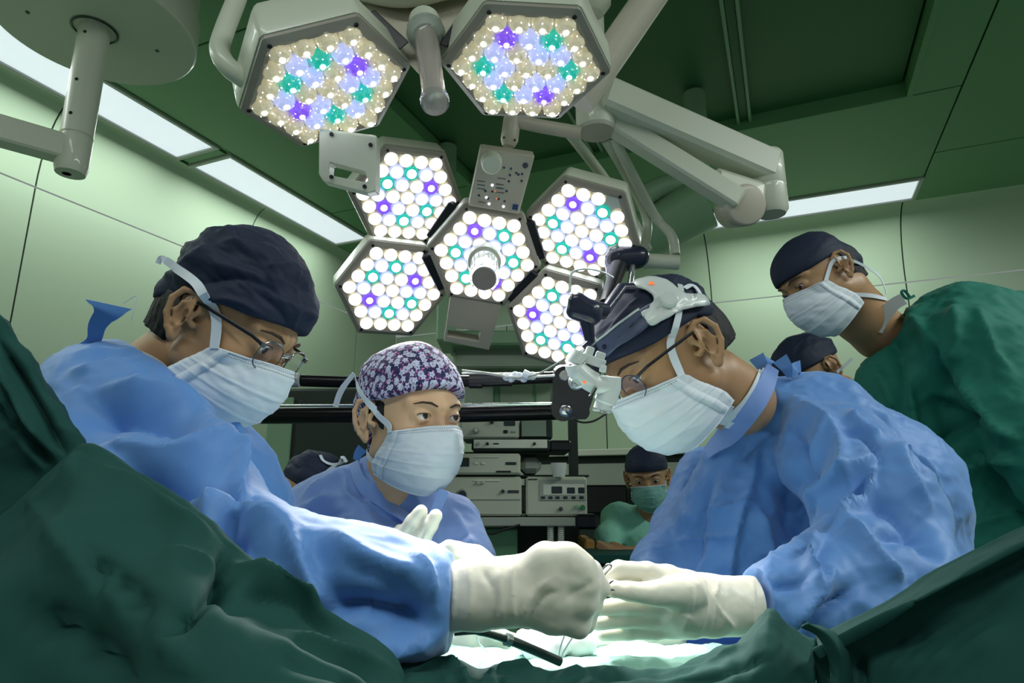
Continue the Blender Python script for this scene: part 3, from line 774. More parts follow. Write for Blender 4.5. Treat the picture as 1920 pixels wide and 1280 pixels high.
def body_head(name_parent, H, necks, h=.002, skin='skin', lids=False, tree=None, k=.02, neckk=.018):
    segs = [((pq(*a[:3]), a[3]*a[2]/F), (pq(*b[:3]), b[3]*b[2]/F)) for a, b in zip(necks[:-1], necks[1:])]
    def f(P):
        L = H.loc(P); d = head_sdf(L, lids, False)*H.s
        for (a, ra), (b, rb) in segs: d = smin(d, rc(P, a, ra, b, rb), neckk)
        return smin(d, ear_sdf(L)*H.s, .003)
    pts = [H.pt(x*.1, y*.125, z*.13) for x in (-1, 1) for y in (-1, 1) for z in (-1, 1)]+[p-r for s in segs for p, r in s]+[p+r for s in segs for p, r in s]
    return sculpt('body', f, np.min(pts, 0)-.01, np.max(pts, 0)+.01, h, skin, name_parent, tree=tree)
def cap_part(parent, H, m, tree, brim, c=(0, -.004, .048), r=(.086, .112, .092), extra=None, wr=.003, h=.0025, seed=0., fl=(), name='surgical_cap', label=None, uv=False, hollow=True):
    """brim: z of the edge as a function of y (local)"""
    def f(P):
        L = H.loc(P); d = ell(L, c, r)
        if extra: d = extra(L, d)
        d = smax(d, brim(L)-L[:, 2], .004)
        return d*H.s
    def disp(V, N):
        L = H.loc(V); a = nz3(L, 16., seed, (1, .7, 1.8), 'n', 4)*wr*1.6; e = np.clip((L[:, 2]-brim(L))/.03, 0.1, 1)
        b = nz3(L, 11., seed+5, (1., .6, 2.2), 'r', 2); b = (b-b.mean())*wr*.7
        return (a+b)*e+(folds(V, N, fl) if fl else 0)
    pts = [H.pt(x*.115, y*.14, .04+z*.13) for x in (-1, 1) for y in (-1, 1) for z in (-1, 1)]
    o = sculpt(name, f, np.min(pts, 0), np.max(pts, 0), h, m, parent, disp, tree, label)
    if uv:
        me = o.data; me.uv_layers.new(name='UVMap'); co = np.empty(len(me.vertices)*3, np.float32); me.vertices.foreach_get('co', co); co = co.reshape(-1, 3)+wl(parent)
        # back to local head coords -> azimuthal map about the crown
        P = co-CAM; P = np.stack([P[:, 0], P[:, 1]*CP+P[:, 2]*SP, -P[:, 1]*SP+P[:, 2]*CP], 1); L = H.loc(P)-arr((0, 0, .04))
        th = np.arctan2(L[:, 0], L[:, 1]); rr = np.arccos(np.clip(L[:, 2]/np.linalg.norm(L, axis=1), -1, 1))
        uvv = np.stack([rr*np.sin(th), rr*np.cos(th)], 1)
        li = np.empty(len(me.loops), np.int32); me.loops.foreach_get('vertex_index', li)
        me.uv_layers[0].data.foreach_set('uv', uvv[li].astype(np.float32).ravel())
    return o
def mask_part(parent, H, m='mask', tree=None, puff=0., seed=0, pleat=.0016, drop=0., label=None, wid=1., wr=.0012, top=.004, fl=()):
    nu, nv = 72, 60; vs = []; key = [(-.0, .004+top, .112, .060), (.12, -.004+top*.6, .121, .062), (.30, -.024, .127, .066), (.5, -.048, .125, .069), (.75, -.078-drop*.4, .115, .069), (.9, -.100-drop*.8, .098, .062), (1., -.113-drop, .072, .052)]
    for j in range(nv+1):
        v = j/nv
        for i in range(len(key)-1):
            if key[i][0] <= v <= key[i+1][0]:
                t = (v-key[i][0])/(key[i+1][0]-key[i][0]); a = [key[i][q]+(key[i+1][q]-key[i][q])*t for q in range(4)]; break
        z, yf, w_ = a[1], a[2]+puff*math.sin(v*PI), a[3]*wid
        for i in range(nu+1):
            u = -1+2*i/nu; an = u*math.radians(86)
            x = w_*math.sin(an); base = .030-.050*v; w_ = w_
            y = base+(yf-base)*(math.cos(an)**.85 if math.cos(an) > 0 else 0)
            zz = z*(1-.30*abs(u)**1.6)+(-.012)*abs(u)**1.6-(.010*(1-v)*(abs(u)**1.2))
            nose = math.exp(-(u/.20)**2)*math.exp(-(v/.25)**2)*.010
            pl = 0
            for c_ in (.38, .55, .72):   # pleats: small saw steps
                s = (v-c_)/.05
                if -1 < s < 1: pl += pleat*(1-abs(s))*(1 if s > 0 else .2)
            nn = noise.fractal(Vector((u*2.3+seed, v*3.1, seed)), 1., 2., 4)*wr*2+noise.noise(Vector((u*7+v*4+seed, v*9, 3)))*wr
            g = 1+(pl+nn)/.07
            vs.append((x*g, y+nose+pl+nn, zz))
    Lv = np.array(vs)
    for _ in range(4):
        sd_ = head_sdf(Lv, False, False); dr = Lv-arr((0, .01, -.03)); dr /= np.linalg.norm(dr, axis=1)[:, None]; Lv = Lv+dr*np.clip(.0030-sd_, 0, .02)[:, None]
    V = H.o+(Lv@H.Rm.T)*H.s; Q = np.array([(j*(nu+1)+i, j*(nu+1)+i+1, (j+1)*(nu+1)+i+1, (j+1)*(nu+1)+i) for j in range(nv) for i in range(nu)])
    if fl:
        N = (V-H.pt(0, .02, -.05)); N /= np.linalg.norm(N, axis=1)[:, None]; V = V+N*folds(V, N, fl)[:, None]
    fn = np.cross(V[Q[:, 1]]-V[Q[:, 0]], V[Q[:, 2]]-V[Q[:, 0]])
    if (fn*(V[Q[:, 0]]-H.pt(0, .0, -.05))).sum() < 0: Q = Q[:, ::-1].copy()
    o = finish('face_mask', V, Q, m, parent, label, tree)
    sd = o.modifiers.new('thick', 'SOLIDIFY'); sd.thickness = .0012; sd.offset = 0
    # bound edges and stitched rows
    g = V.reshape(nv+1, nu+1, 3); c0 = H.pt(0, .02, -.05)
    def edge(line, r, nm, m_='mask_white'):
        mb = MB(); mb.tube([toW(p+nrm(p-c0)*.0006) for p in line], r, 6, flat=None); return build(nm, mb, m_, o)
    edge(g[0], .0016, 'edge_binding'); edge(g[-1], .0016, 'edge_binding')
    for cc in (3, nu-3):
        mb = MB(); vv = []
        for j in range(nv+1):
            p = g[j, cc]; q = g[j, cc+(3 if cc < 9 else -3)]; nn = nrm(p-c0)*.0016; vv += [toW(p+nn), toW(q+nn)]
        mb.add(vv, [(2*j, 2*j+1, 2*j+3, 2*j+2) for j in range(nv)]); e_ = build('side_binding', mb, 'mask_white', o); s_ = e_.modifiers.new('t', 'SOLIDIFY'); s_.thickness = .0008
    for row in (2, 5):
        mb = MB()
        for i in range(4, nu-4):
            p = g[row, i]; q = g[row, i]*.5+g[row, i+1]*.5; nn = nrm(p-c0)*.0012
            mb.tube([toW(p+nn), toW(q+nn)], .00035, 4)
        e_ = build('stitching', mb, 'btn', o); e_['kind'] = 'stuff'
    return o, g
def corner(H, g, top=True, dz=0):
    c = 2 if H.near < 0 else -3
    p = g[1 if top else -2, c]; return (CX+F*p[0]/p[1], CY-F*p[2]/p[1])
def crumple(V, scale, seed, anis=(1, 1, 1)):
    """paper-like facets: distance between the two nearest cell centres"""
    q = V*arr(anis)*scale+seed; out = np.empty(len(V))
    for i, p in enumerate(q.tolist()):
        v = Vector(p); v = v+noise.noise_vector(v*1.3)*.35; d = noise.voronoi(v)[0]; out[i] = d[1]-d[0]
    return np.minimum(out, .55)
def eyes(H, parent, gaze, brow='#3a2a20'):
    gd = nrm(gaze)
    for s in (-1, 1):
        c = H.pt(s*.031, .0775, .018); mb = MB(); mb.ball(toW(c), .0127*H.s, 12)
        e = build('eye', mb, 'eye', parent)
        mb = MB(); mb.lathe(toW(c), dW(gd), [(.0058, .0113*H.s), (.0050, .0123*H.s), (.003, .0130*H.s), (.0003, .0132*H.s)], 16); build('iris', mb, 'iris', e)
        mb = MB(); mb.tube([toW(H.pt(s*x, y, z)) for x, y, z in ((.013, .0965, .036), (.025, .0945, .041), (.038, .087, .041), (.048, .077, .037))], [.0012, .0019, .0016, .0006], 6, flat=(1, 1.3, KV((0, 1, 0)))); build('eyebrow', mb, M['brow'], parent)
        mb = MB(); mb.tube([toW(H.pt(s*x, y, z)) for x, y, z in ((.0185, .0895, .0195), (.025, .0925, .0236), (.033, .0920, .0244), (.041, .0870, .0225), (.045, .083, .0185))], [.0004, .0006, .0007, .0007, .0004], 5); build('eyelid_line', mb, 'hair', parent)
def patch(name, poly, trees, m, parent, off=.004, th=.002, step=5, label=None):
    """plate laid over a surface: pixel outline triangulated and dropped onto it"""
    from mathutils.geometry import delaunay_2d_cdt
    P = [p[:2] for p in spline([(x, y, 0) for x, y in poly+[poly[0]]], 3)][:-1]; nb = len(P)
    xs = [p[0] for p in P]; ys = [p[1] for p in P]; ins = []
    def inside(x, y):
        c = False
        for i in range(nb):
            (x0, y0), (x1, y1) = P[i], P[i-1]
            if (y0 > y) != (y1 > y) and x < (x1-x0)*(y-y0)/(y1-y0)+x0: c = not c
        return c
    x = min(xs)
    while x < max(xs):
        y = min(ys)
        while y < max(ys):
            if inside(x, y) and min((x-p[0])**2+(y-p[1])**2 for p in P) > (step*.5)**2: ins.append((x, y))
            y += step
        x += step
    vs, es, fs, *_ = delaunay_2d_cdt([Vector((float(a), float(b))) for a, b in P+ins], [], [list(range(nb))], 1, 1e-4)
    V = []; last = None
    hs = [hit(v.x, v.y, trees) for v in vs]
    ok = [i for i, h_ in enumerate(hs) if h_]
    for i, v in enumerate(vs):
        h_ = hs[i]
        if h_ is None:
            j = min(ok, key=lambda k: (vs[k]-v).length); dj = proj(hs[j][0])[2]; V.append(W(v.x, v.y, dj)+hs[j][1]*off)
        else: V.append(h_[0]+h_[1]*off)
    c = np.mean(V, 0); F_ = []
    for f in fs:
        f = list(f); n_ = np.cross(V[f[1]]-V[f[0]], V[f[2]]-V[f[0]])
        F_.append(tuple(f if n_@(CAM-c) > 0 else f[::-1]))
    o = mk(name, V, F_, m, parent); s_ = o.modifiers.new('thick', 'SOLIDIFY'); s_.thickness = th; s_.offset = 1
    if label: o['label'] = label
    return o
def glasses(parent, H, temple_px, trees, wide=.030, hgt=.021, oval=2.6, yy=.104, zz=.012, near_only=False, tilt=.15):
    """wire spectacles: rims, bridge, temple arm"""
    g = None
    mbr = MB(); 
    c_ = {}
    first = None
    for s in (-1, 1):
        pts = []
        for k in range(33):
            a = 2*PI*k/32; ca, sa = math.cos(a), math.sin(a); rx = abs(ca)**(2/oval)*np.sign(ca)*wide*.8; rz = abs(sa)**(2/oval)*np.sign(sa)*hgt
            pts.append(toW(H.pt(s*.033+rx, yy-abs(s*.033+rx)*.13-rz*tilt*.0, zz+rz)))
        mb = MB(); mb.tube(pts, .0009, 6, caps=False)
        if first is None:
            g = build('spectacles', mb, 'wire', parent); first = g
        else: build('rim', mb, 'wire', g)
        mb = MB(); mb.add(pts[:-1], [tuple(range(32))]); build('spectacle_lens', mb, 'lens_glass', g, smooth=False)
    mb = MB(); mb.tube([toW(p) for p in spline([H.pt(-.010, yy-.001, zz+.006), H.pt(0, yy+.004, zz+.010), H.pt(.010, yy-.001, zz+.006)], 5)], .001, 6); build('bridge', mb, 'wire', g)
    for s in (-1, 1):
        e0 = H.pt(s*(.033+wide*.8), yy-.006, zz+.012)
        mb = MB(); mb.tube([toW(p) for p in (e0, H.pt(s*.070, .085, zz+.016), H.pt(s*.081, .02, .026), H.pt(s*.083, -.012, .024))], .0016, 8, flat=(.6, 1.5, KV((0, 1, 0)))); build('temple_arm', mb, 'black', g)
        mb = MB(); mb.box(toW(e0), (dW(H.Rm[:, 0]), dW(H.Rm[:, 1]), dW(H.Rm[:, 2])), (.002, .003, .003)); build('hinge', mb, 'wire', g)
    return g
def want(k): return True
# =================================================================== left surgeon
M['eye'] = mat('eye_white', '#cfc9c2', .2, coat=.8); M['iris'] = mat('iris', '#2a150c', .15, coat=.8); M['brow'] = mat('brow', '#3a2a20', .7)
if want('1'):
    p1 = root('person', K(-.5, .9, -.9), 'surgeon at the left in profile, in navy cap, wire glasses, mask and blue gown', 'person')
    H1 = Head(pq(348, 592, .80), (.81, -.26, -.50), (.47, .10, .85), .94); H1.report('1')
    body_head(p1, H1, [(345, 668, .885, 74), (262, 740, .90, 82)], lids=True, tree='p1', h=.0018)
    # hair below the cap
    def hairf(H, y1=-.005, z0=-.055, z1=.06):
        def f(P):
            L = H.loc(P); d = ell(L, (0, -.012, .022), (.0765, .099, .088)); d = smin(d, rc(L, (0, -.06, -.01), .052, (0, -.062, -.05), .05), .03)
            d = np.maximum(d, L[:, 1]-y1-.004*np.sin(L[:, 2]*300)); d = np.maximum(d, L[:, 2]-z1); d = np.maximum(d, z0+.35*(L[:, 1]+.05)*0-L[:, 2]); return d*H.s
        return f
    def hair_part(parent, H, y1, z0, z1, h=.0025):
        pts = [H.pt(x*.1, y*.12, z*.11) for x in (-1, 1) for y in (-1, 1) for z in (-1, 1)]
        f = hairf(H, y1, z0, z1)
        return sculpt('hair', f, np.min(pts, 0), np.max(pts, 0), h, 'hair', parent, lambda V, N: nz3(H.loc(V), 120., 0, (1, 1, .25), 'n', 2)*.0018)
    eyes(H1, p1, (.6, -.2, -.7))
    hair_part(p1, H1, -.036, -.050, .05)
    M['navy1'] = M['navy']
    brim1 = lambda L: np.where(L[:, 1] > -.03, .036+.16*(L[:, 1])+.9*np.clip(L[:, 1]-.05, 0, 1)**1.5, .030+.55*(L[:, 1]+.02))
    cap_part(p1, H1, 'navy', 'p1', brim1, c=(0, -.010, .066), r=(.092, .110, .094), wr=.0045, seed=3.,
             extra=lambda L, d: smin(d, ell(L, (0, -.075, .005), (.062, .045, .042)), .02),
             fl=[([(330, 500), (420, 455), (530, 470)], 12, .007), ([(350, 540), (450, 520), (545, 560)], 12, -.006), ([(400, 440), (450, 430), (520, 450)], 8, .006), ([(320, 480), (345, 520), (400, 560)], 9, .006), ([(553, 450), (560, 540), (548, 640)], 5, .004), ([(440, 430), (460, 445), (500, 450)], 7, -.005), ([(500, 500), (545, 495)], 7, .005), ([(360, 570), (430, 560), (500, 590)], 9, .005), ([(470, 540), (520, 580), (545, 620)], 10, -.004)], label='navy surgical cap with a front panel seam')
    _, mg = mask_part(p1, H1, tree='p1m', seed=1.3, puff=.004, drop=.006, label='white pleated surgical mask with tie straps')
    ribbon('mask_strap', [(311, 488), (340, 508), (378, 545), (408, 590), corner(H1, mg)], ['p1'], (.010, .012, .013), 'mask_white', p1, off=.004)
    ribbon('mask_strap', [(236, 654), (290, 675), (330, 705), corner(H1, mg, False)], ['p1'], (.008, .012, .014), 'mask_white', p1, off=.004)
    ribbon('mask_strap', [(311, 488), (302, 484), (296, 494)], ['p1'], (.008, .006), 'mask_white', p1, off=.003)
    glasses(p1, H1, None, ['p1'])
    gch = [[(300, 770, .86, 90), (212, 782, .84, 130), (360, 960, .90, 146), (410, 1180, .93, 175), (290, 1500, .97, 150)],
           [(212, 790, .80, 135), (330, 960, .68, 140), (455, 1085, .60, 138), (585, 1112, .585, 122), (720, 1124, .58, 106), (810, 1128, .58, 72), (838, 1128, .58, 62)],
           [(360, 800, .86, 70), (420, 870, .9, 66), (468, 960, .92, 76)]]
    f, lo, hi = chainf(gch, .035)
    lo = np.maximum(lo, [-9, -9, -.95])
    cut = lambda f: (lambda P: smax(f(P), -(P[:, 2]+.9), .01))
    ndir = nrm(pq(262, 720, .84)-pq(330, 655, .8))
    def g1(P):   # neckline opening and sleeve end
        d = f(P); d = smax(d, -rc(P, pq(345, 660, .87), 90*.87/F, pq(262, 738, .89), 80*.89/F), .006)
        q = P-pq(838, 1128, .58); d = smax(d, q[:, 0]-.004+.02*q[:, 2], .006); return smax(d, -(P[:, 2]+.9), .01)
    fl1 = [([(180, 730), (300, 745), (420, 810), (440, 880)], 26, .016), ([(150, 790), (240, 770), (340, 800), (330, 850)], 30, -.020), ([(200, 850), (320, 860), (430, 830)], 22, .014),
           ([(240, 900), (340, 930), (450, 930), (500, 960)], 28, -.016), ([(430, 840), (455, 900), (460, 950)], 14, .012), ([(330, 980), (420, 960), (500, 985), (560, 990)], 20, .014),
           ([(380, 1060), (400, 1000), (410, 950)], 18, .012), ([(450, 960), (440, 1010), (470, 1040)], 18, -.014), ([(540, 990), (560, 1040), (590, 1100), (640, 1160)], 16, .010),
           ([(600, 1010), (700, 1060), (800, 1090)], 40, .012), ([(590, 1150), (690, 1130), (800, 1180)], 34, -.018), ([(620, 1220), (740, 1210), (830, 1180)], 20, .010), ([(640, 1060), (740, 1100), (790, 1180)], 24, -.008), ([(760, 1040), (800, 1070), (815, 1130)], 12, .006),
           ([(130, 700), (220, 690), (300, 720)], 14, .008), ([(300, 730), (370, 760), (425, 800)], 9, .007), ([(100, 760), (150, 830), (260, 900)], 24, .012), ([(470, 1090), (520, 1170), (560, 1240)], 26, -.014)]
    def dg(seed, amp=.006, anis=(1, 1, 1)):
        def g(V, N, fl):
            a = crumple(V, 5.5, seed, anis); b = crumple(V, 15., seed+7, anis); c = crumple(V, 34., seed+3, anis)
            return -(a-a.mean())*amp*2.0-(b-b.mean())*amp*.9-(c-c.mean())*amp*.5+folds(V, N, fl)*1.9
        return g
    go = sculpt('surgical_gown', g1, lo, hi, .0045, 'gown', p1, lambda V, N: dg(2.)(V, N, fl1), 'g1', 'blue surgical gown with loose sleeve')
    # neck tie standing up behind the collar
    ribbon('neck_tie', [(140, 660, .80), (175, 640, .80), (182, 610, .79), (200, 585, .78), (205, 570, .78)], None, (.012, .016, .022, .05), 'gown', p1, th=.002)
    ribbon('neck_tie', [(232, 568, .8), (252, 556, .8), (257, 560, .8), (246, 600, .8)], None, (.001, .001), 'mask_white', p1)
    # gloved right hand, seen from its back
    hch = [[(836, 1118, .585, 64), (900, 1112, .58, 65), (958, 1108, .575, 66), (1010, 1098, .572, 70), (1062, 1100, .570, 74)],
           [(975, 1082, .575, 36), (1025, 1056, .57, 35), (1064, 1052, .567, 31), (1092, 1066, .567, 24), (1106, 1074, .60, 20), (1080, 1080, .625, 17)],
           [(975, 1100, .573, 40), (1040, 1090, .566, 36), (1096, 1096, .565, 25), (1108, 1100, .60, 21), (1078, 1104, .628, 18)], [(975, 1118, .573, 40), (1040, 1125, .567, 36), (1094, 1130, .567, 24), (1104, 1134, .60, 20), (1074, 1134, .626, 17)],
           [(975, 1134, .577, 34), (1040, 1152, .57, 32), (1084, 1168, .571, 22), (1094, 1168, .60, 18), (1068, 1164, .622, 15)],
           [(1060, 1100, .60, 26), (1110, 1100, .598, 17), (1130, 1102, .598, 12.5)], [(990, 1130, .6, 34), (1050, 1150, .62, 20), (1100, 1126, .622, 14)]]
    hch[0] = [(836, 1118, .585, 62), (900, 1112, .58, 62), (950, 1108, .576, 61), (972, 1106, .575, 56)]
    f, lo, hi = chainf(hch, .009)
    def gend(f, p, ndir):
        n_ = nrm(ndir); return lambda P: smax(f(P), (P-p)@n_, .002)
    f = gend(f, pq(838, 1120, .58), (-1, 0, 0))
    glf = [([(960, 1045), (962, 1110), (966, 1170)], 5, .003), ([(975, 1165), (1000, 1110), (1030, 1085)], 6, .0028), ([(985, 1170), (1020, 1120), (1050, 1110)], 6, -.002), ([(1060, 1120), (1100, 1100), (1112, 1085)], 12, -.002), ([(880, 1050), (885, 1110), (878, 1170)], 6, .002), ([(900, 1060), (930, 1120), (925, 1175)], 8, -.0025), ([(850, 1050), (853, 1110), (850, 1178)], 4, .0025), ([(940, 1050), (938, 1110), (945, 1170)], 4, .0018)]
    gl1 = sculpt('glove', f, lo, hi, .0022, 'glove', p1, lambda V, N: nz3(V, 30., 1., (1, 1, 1), 'n', 3)*.0016+folds(V, N, glf), 'h1', 'tight cream latex glove on the clenched hand')

# =================================================================== woman in the middle
if want('2'):
    p2 = root('person', K(-.2, 1.15, -.9), 'woman in the centre in flower-print cap and white mask, looking up to the right', 'person')
    H2 = Head(pq(688, 787, 1.10), (.66, -.735, -.02), (.06, .12, 1.), 1.02); H2.report('2')
    body_head(p2, H2, [(745, 850, 1.17, 52), (728, 940, 1.20, 56)], skin='skin_light', lids=True, tree='p2', h=.0017)
    eyes(H2, p2, (.72, -.62, .14))
    def hf(P):
        L = H2.loc(P); d = ell(L, (0, -.012, .018), (.0768, .098, .09)); d = np.maximum(d, L[:, 1]-.026); d = np.maximum(d, -.012-(L[:, 1]+0.0)*.4*(L[:, 1] < .0)-L[:, 2]-(L[:, 1] > .0)*.9*L[:, 1]*0)
        d = np.maximum(d, -np.maximum(ell(L, (np.sign(L[:, 0].mean())*0, .0, -.03), (.2, .022, .035)), -9)); d = smin(d, ell(L, (0, -.085, -.03), (.032, .024, .032)), .01); return d*H2.s
    pts = [H2.pt(x*.1, y*.13, z*.12) for x in (-1, 1) for y in (-1, 1) for z in (-1, 1)]
    sculpt('hair', hf, np.min(pts, 0), np.max(pts, 0), .0025, 'hair', p2)
    # flower-print cloth
    def flowermat():
        m = bpy.data.materials.new('flower_print'); m.use_nodes = True; nt = m.node_tree; N = nt.nodes; Lk = nt.links; p = N['Principled BSDF']; p.inputs['Roughness'].default_value = .75
        def math_(op, a, b=None, c=None):
            n = N.new('ShaderNodeMath'); n.operation = op
            for i, x in enumerate((a, b, c)):
                if x is None: continue
                if isinstance(x, (int, float)): n.inputs[i].default_value = x
                else: Lk.new(x, n.inputs[i])
            return n.outputs[0]
        uv = N.new('ShaderNodeUVMap'); uv.uv_map = 'UVMap'
        base = N.new('ShaderNodeTexNoise'); base.inputs['Scale'].default_value = 5; Lk.new(uv.outputs[0], base.inputs['Vector'])
        br = N.new('ShaderNodeValToRGB'); br.color_ramp.elements[0].position = .42; br.color_ramp.elements[0].color = (*lin('#18204e'), 1); br.color_ramp.elements[1].position = .6; br.color_ramp.elements[1].color = (*lin('#432a63'), 1)
        Lk.new(base.outputs['Fac'], br.inputs[0]); prev = br.outputs[0]
        def layer(scale, size, petals, depth, col, prev, seed, hole=0., ring=False):
            mp = N.new('ShaderNodeMapping'); mp.inputs['Location'].default_value = (seed, seed*1.7, 0); Lk.new(uv.outputs[0], mp.inputs['Vector'])
            v = N.new('ShaderNodeTexVoronoi'); v.voronoi_dimensions = '2D'; v.inputs['Scale'].default_value = scale; v.inputs['Randomness'].default_value = .55; Lk.new(mp.outputs[0], v.inputs['Vector'])
            sb_ = N.new('ShaderNodeVectorMath'); sb_.operation = 'SUBTRACT'; Lk.new(mp.outputs[0], sb_.inputs[0]); Lk.new(v.outputs['Position'], sb_.inputs[1])
            sx = N.new('ShaderNodeSeparateXYZ'); Lk.new(sb_.outputs[0], sx.inputs[0])
            an = math_('ARCTAN2', sx.outputs[1], sx.outputs[0]); 
            rs = N.new('ShaderNodeSeparateColor'); Lk.new(v.outputs['Color'], rs.inputs[0])
            an2 = math_('ADD', an, math_('MULTIPLY', rs.outputs[0], 6.28))
            cs = math_('COSINE', math_('MULTIPLY', an2, petals)) if petals else None
            rad = math_('MULTIPLY', v.outputs['Distance'], 1.0)
            lim = math_('ADD', size, math_('MULTIPLY', cs, depth)) if petals else size
            inside = math_('LESS_THAN', rad, lim)
            if hole: inside = math_('MULTIPLY', inside, math_('GREATER_THAN', rad, hole))
            if ring: inside = math_('MULTIPLY', inside, math_('GREATER_THAN', math_('ABSOLUTE', math_('SINE', math_('MULTIPLY', an2, 5.))), .28))
            mx = N.new('ShaderNodeMixRGB'); Lk.new(inside, mx.inputs[0]); Lk.new(prev, mx.inputs[1]); mx.inputs[2].default_value = (*lin(col), 1); return mx.outputs[0]
        prev = layer(8.5, .17, 0, 0, '#d070b0', prev, 3.1)
        prev = layer(6.0, .31, 5, .07, '#c8cbe6', prev, .4, hole=.06)
        prev = layer(4.3, .27, 10, .02, '#d2d5ee', prev, 7.7, hole=.05, ring=True)
        prev = layer(10, .12, 0, 0, '#aeb6dc', prev, 5.3)
        Lk.new(prev, p.inputs['Base Color'])
        n = N.new('ShaderNodeTexNoise'); n.inputs['Scale'].default_value = 14; n.inputs['Detail'].default_value = 5; b = N.new('ShaderNodeBump'); b.inputs['Strength'].default_value = .35; b.inputs['Distance'].default_value = .1
        Lk.new(uv.outputs[0], n.inputs['Vector']); Lk.new(n.outputs['Fac'], b.inputs['Height']); Lk.new(b.outputs[0], p.inputs['Normal']); return m
    M['flower'] = flowermat()
    brim2 = lambda L: np.where(L[:, 1] > -.01, .034+.02*np.clip(L[:, 1], 0, 1)+1.6*np.clip(L[:, 1], 0, 1)**1.6, .034+1.15*(L[:, 1]+.01))
    cap_part(p2, H2, M['flower'], 'p2', brim2, c=(0, -.010, .052), r=(.088, .110, .090), wr=.0022, seed=9., uv=True,
             extra=lambda L, d: smin(smin(d, ell(L, (0, -.084, .004), (.062, .050, .060)), .02), rc(L, (0, -.098, -.045), .020, (0, -.104, -.080), .012), .014),
             fl=[([(700, 745), (780, 715), (868, 722)], 7, .002), ([(690, 700), (760, 680), (850, 690)], 9, .002), ([(655, 760), (668, 720), (700, 690)], 6, .003), ([(700, 660), (780, 645), (830, 660)], 8, .002), ([(665, 800), (672, 760), (690, 740)], 5, .003)],
             label='flower-print surgical cap in navy, purple and white')
    _, mg = mask_part(p2, H2, tree='p2m', seed=4.3, puff=.003, label='white surgical mask with stitched top edge')
    ribbon('mask_strap', [(664, 700), (672, 722), (690, 752), (712, 778), (732, 797), corner(H2, mg)], ['p2'], (.009, .011, .012), 'mask_white', p2, off=.003)
    ribbon('mask_strap', [(688, 846), (700, 862), (712, 868), corner(H2, mg, False)], ['p2'], (.010, .013), 'mask_white', p2, off=.003)
    ribbon('mask_strap', [(664, 700), (646, 722), (636, 740), (629, 762, 1.16)], ['p2'], (.008, .011, .010), 'mask_white', p2, off=.004)
    gch = [[(718, 905, 1.19, 58), (640, 955, 1.22, 70), (590, 985, 1.22, 74), (600, 1100, 1.2, 110)], [(740, 960, 1.2, 78), (720, 1060, 1.18, 150), (720, 1250, 1.22, 150), (740, 1650, 1.28, 120)],
           [(800, 970, 1.2, 50), (842, 985, 1.2, 52), (862, 1050, 1.15, 58), (850, 1120, 1.05, 60)], [(590, 985, 1.2, 72), (575, 1090, 1.17, 74), (650, 1150, 1.1, 60)]]
    f, lo, hi = chainf(gch, .03)
    def g2(P):
        d = f(P); d = smax(d, -rc(P, pq(752, 850, 1.10), 72*1.1/F, pq(742, 935, 1.10), 56*1.1/F), .005); d = smax(d, -rc(P, pq(742, 930, 1.1), 54*1.1/F, pq(800, 975, 1.08), 26*1.1/F), .006); return smax(d, -(P[:, 2]+.95), .01)
    fl2 = [([(560, 940), (600, 905), (660, 880)], 8, .006), ([(530, 970), (590, 940), (640, 930)], 9, .006), ([(650, 880), (660, 930), (720, 960), (780, 990)], 7, .006), ([(670, 910), (690, 950), (760, 985)], 7, -.005), ([(640, 960), (660, 1010), (700, 1040)], 9, .005), ([(600, 980), (620, 1020), (680, 1050)], 10, -.006),
           ([(820, 960), (815, 1000), (822, 1040)], 7, .005), ([(850, 950), (870, 990), (890, 1030)], 10, .004), ([(830, 1040), (860, 1010), (885, 1000)], 8, -.004), ([(560, 1000), (620, 965), (660, 960)], 8, -.005), ([(540, 990), (570, 960), (620, 925)], 6, .005)]
    sculpt('surgical_gown', g2, lo, hi, .0048, 'gown_sheer', p2, lambda V, N: dg(6., .005)(V, N, fl2), 'g2', 'pale blue surgical gown')
    ribbon('collar', [(668, 872), (680, 905), (715, 945), (760, 975), (800, 1000)], ['g2', 'p2'], (.018, .024, .026, .022), 'gown_sheer', p2, off=.005, th=.003, sm=5)
    ribbon('neck_tie', [(893-60, 918, 1.06), (822, 945, 1.06), (812, 970, 1.06), (806, 985, 1.07)], None, (.018, .016, .012), 'gown_sheer', p2, th=.0015)
    ribbon('neck_tie', [(680, 840, 1.18), (672, 850, 1.18), (668, 862, 1.18)], None, (.02, .012), 'gown', p2, th=.002)
    # raised glove with two fingers up, and the hand lying flat
    hch = [[(722, 1068, .93, 25), (756, 1004, .925, 17.5), (774, 978, .92, 14), (789, 958, .918, 12.5)], [(756, 1066, .92, 24), (790, 1010, .915, 17), (806, 984, .912, 14), (816, 967, .91, 12.5)],
           [(704, 1062, .95, 20), (733, 1016, .955, 14), (750, 994, .965, 11)], [(700, 1120, .93, 40), (740, 1075, .93, 34)], [(730, 1090, .90, 16), (752, 1052, .885, 13)], [(695, 1070, .96, 15), (716, 1038, .97, 10)]]
    f, lo, hi = chainf(hch, .005)
    sculpt('glove', f, lo, hi, .002, 'glove', p2, lambda V, N: nz3(V, 34., 5., (1, 1, 1), 'n', 3)*.0012+folds(V, N, [([(735, 1040), (755, 1015), (775, 985)], 5, -.003), ([(765, 1050), (785, 1015), (800, 985)], 6, -.003), ([(720, 1040), (742, 1005)], 5, .002)]), 'h2', 'gloved hand raised with the fingers pointing up')
    hch = [[(800, 1060, .80, 34), (850, 1052, .80, 32), (890, 1052, .80, 26), (925, 1062, .80, 14)], [(832, 1036, .79, 12), (841, 1022, .79, 9)], [(880, 1060, .80, 20), (940, 1072, .80, 12)], [(860, 1075, .79, 24), (930, 1085, .78, 14)]]
    f, lo, hi = chainf(hch, .012)
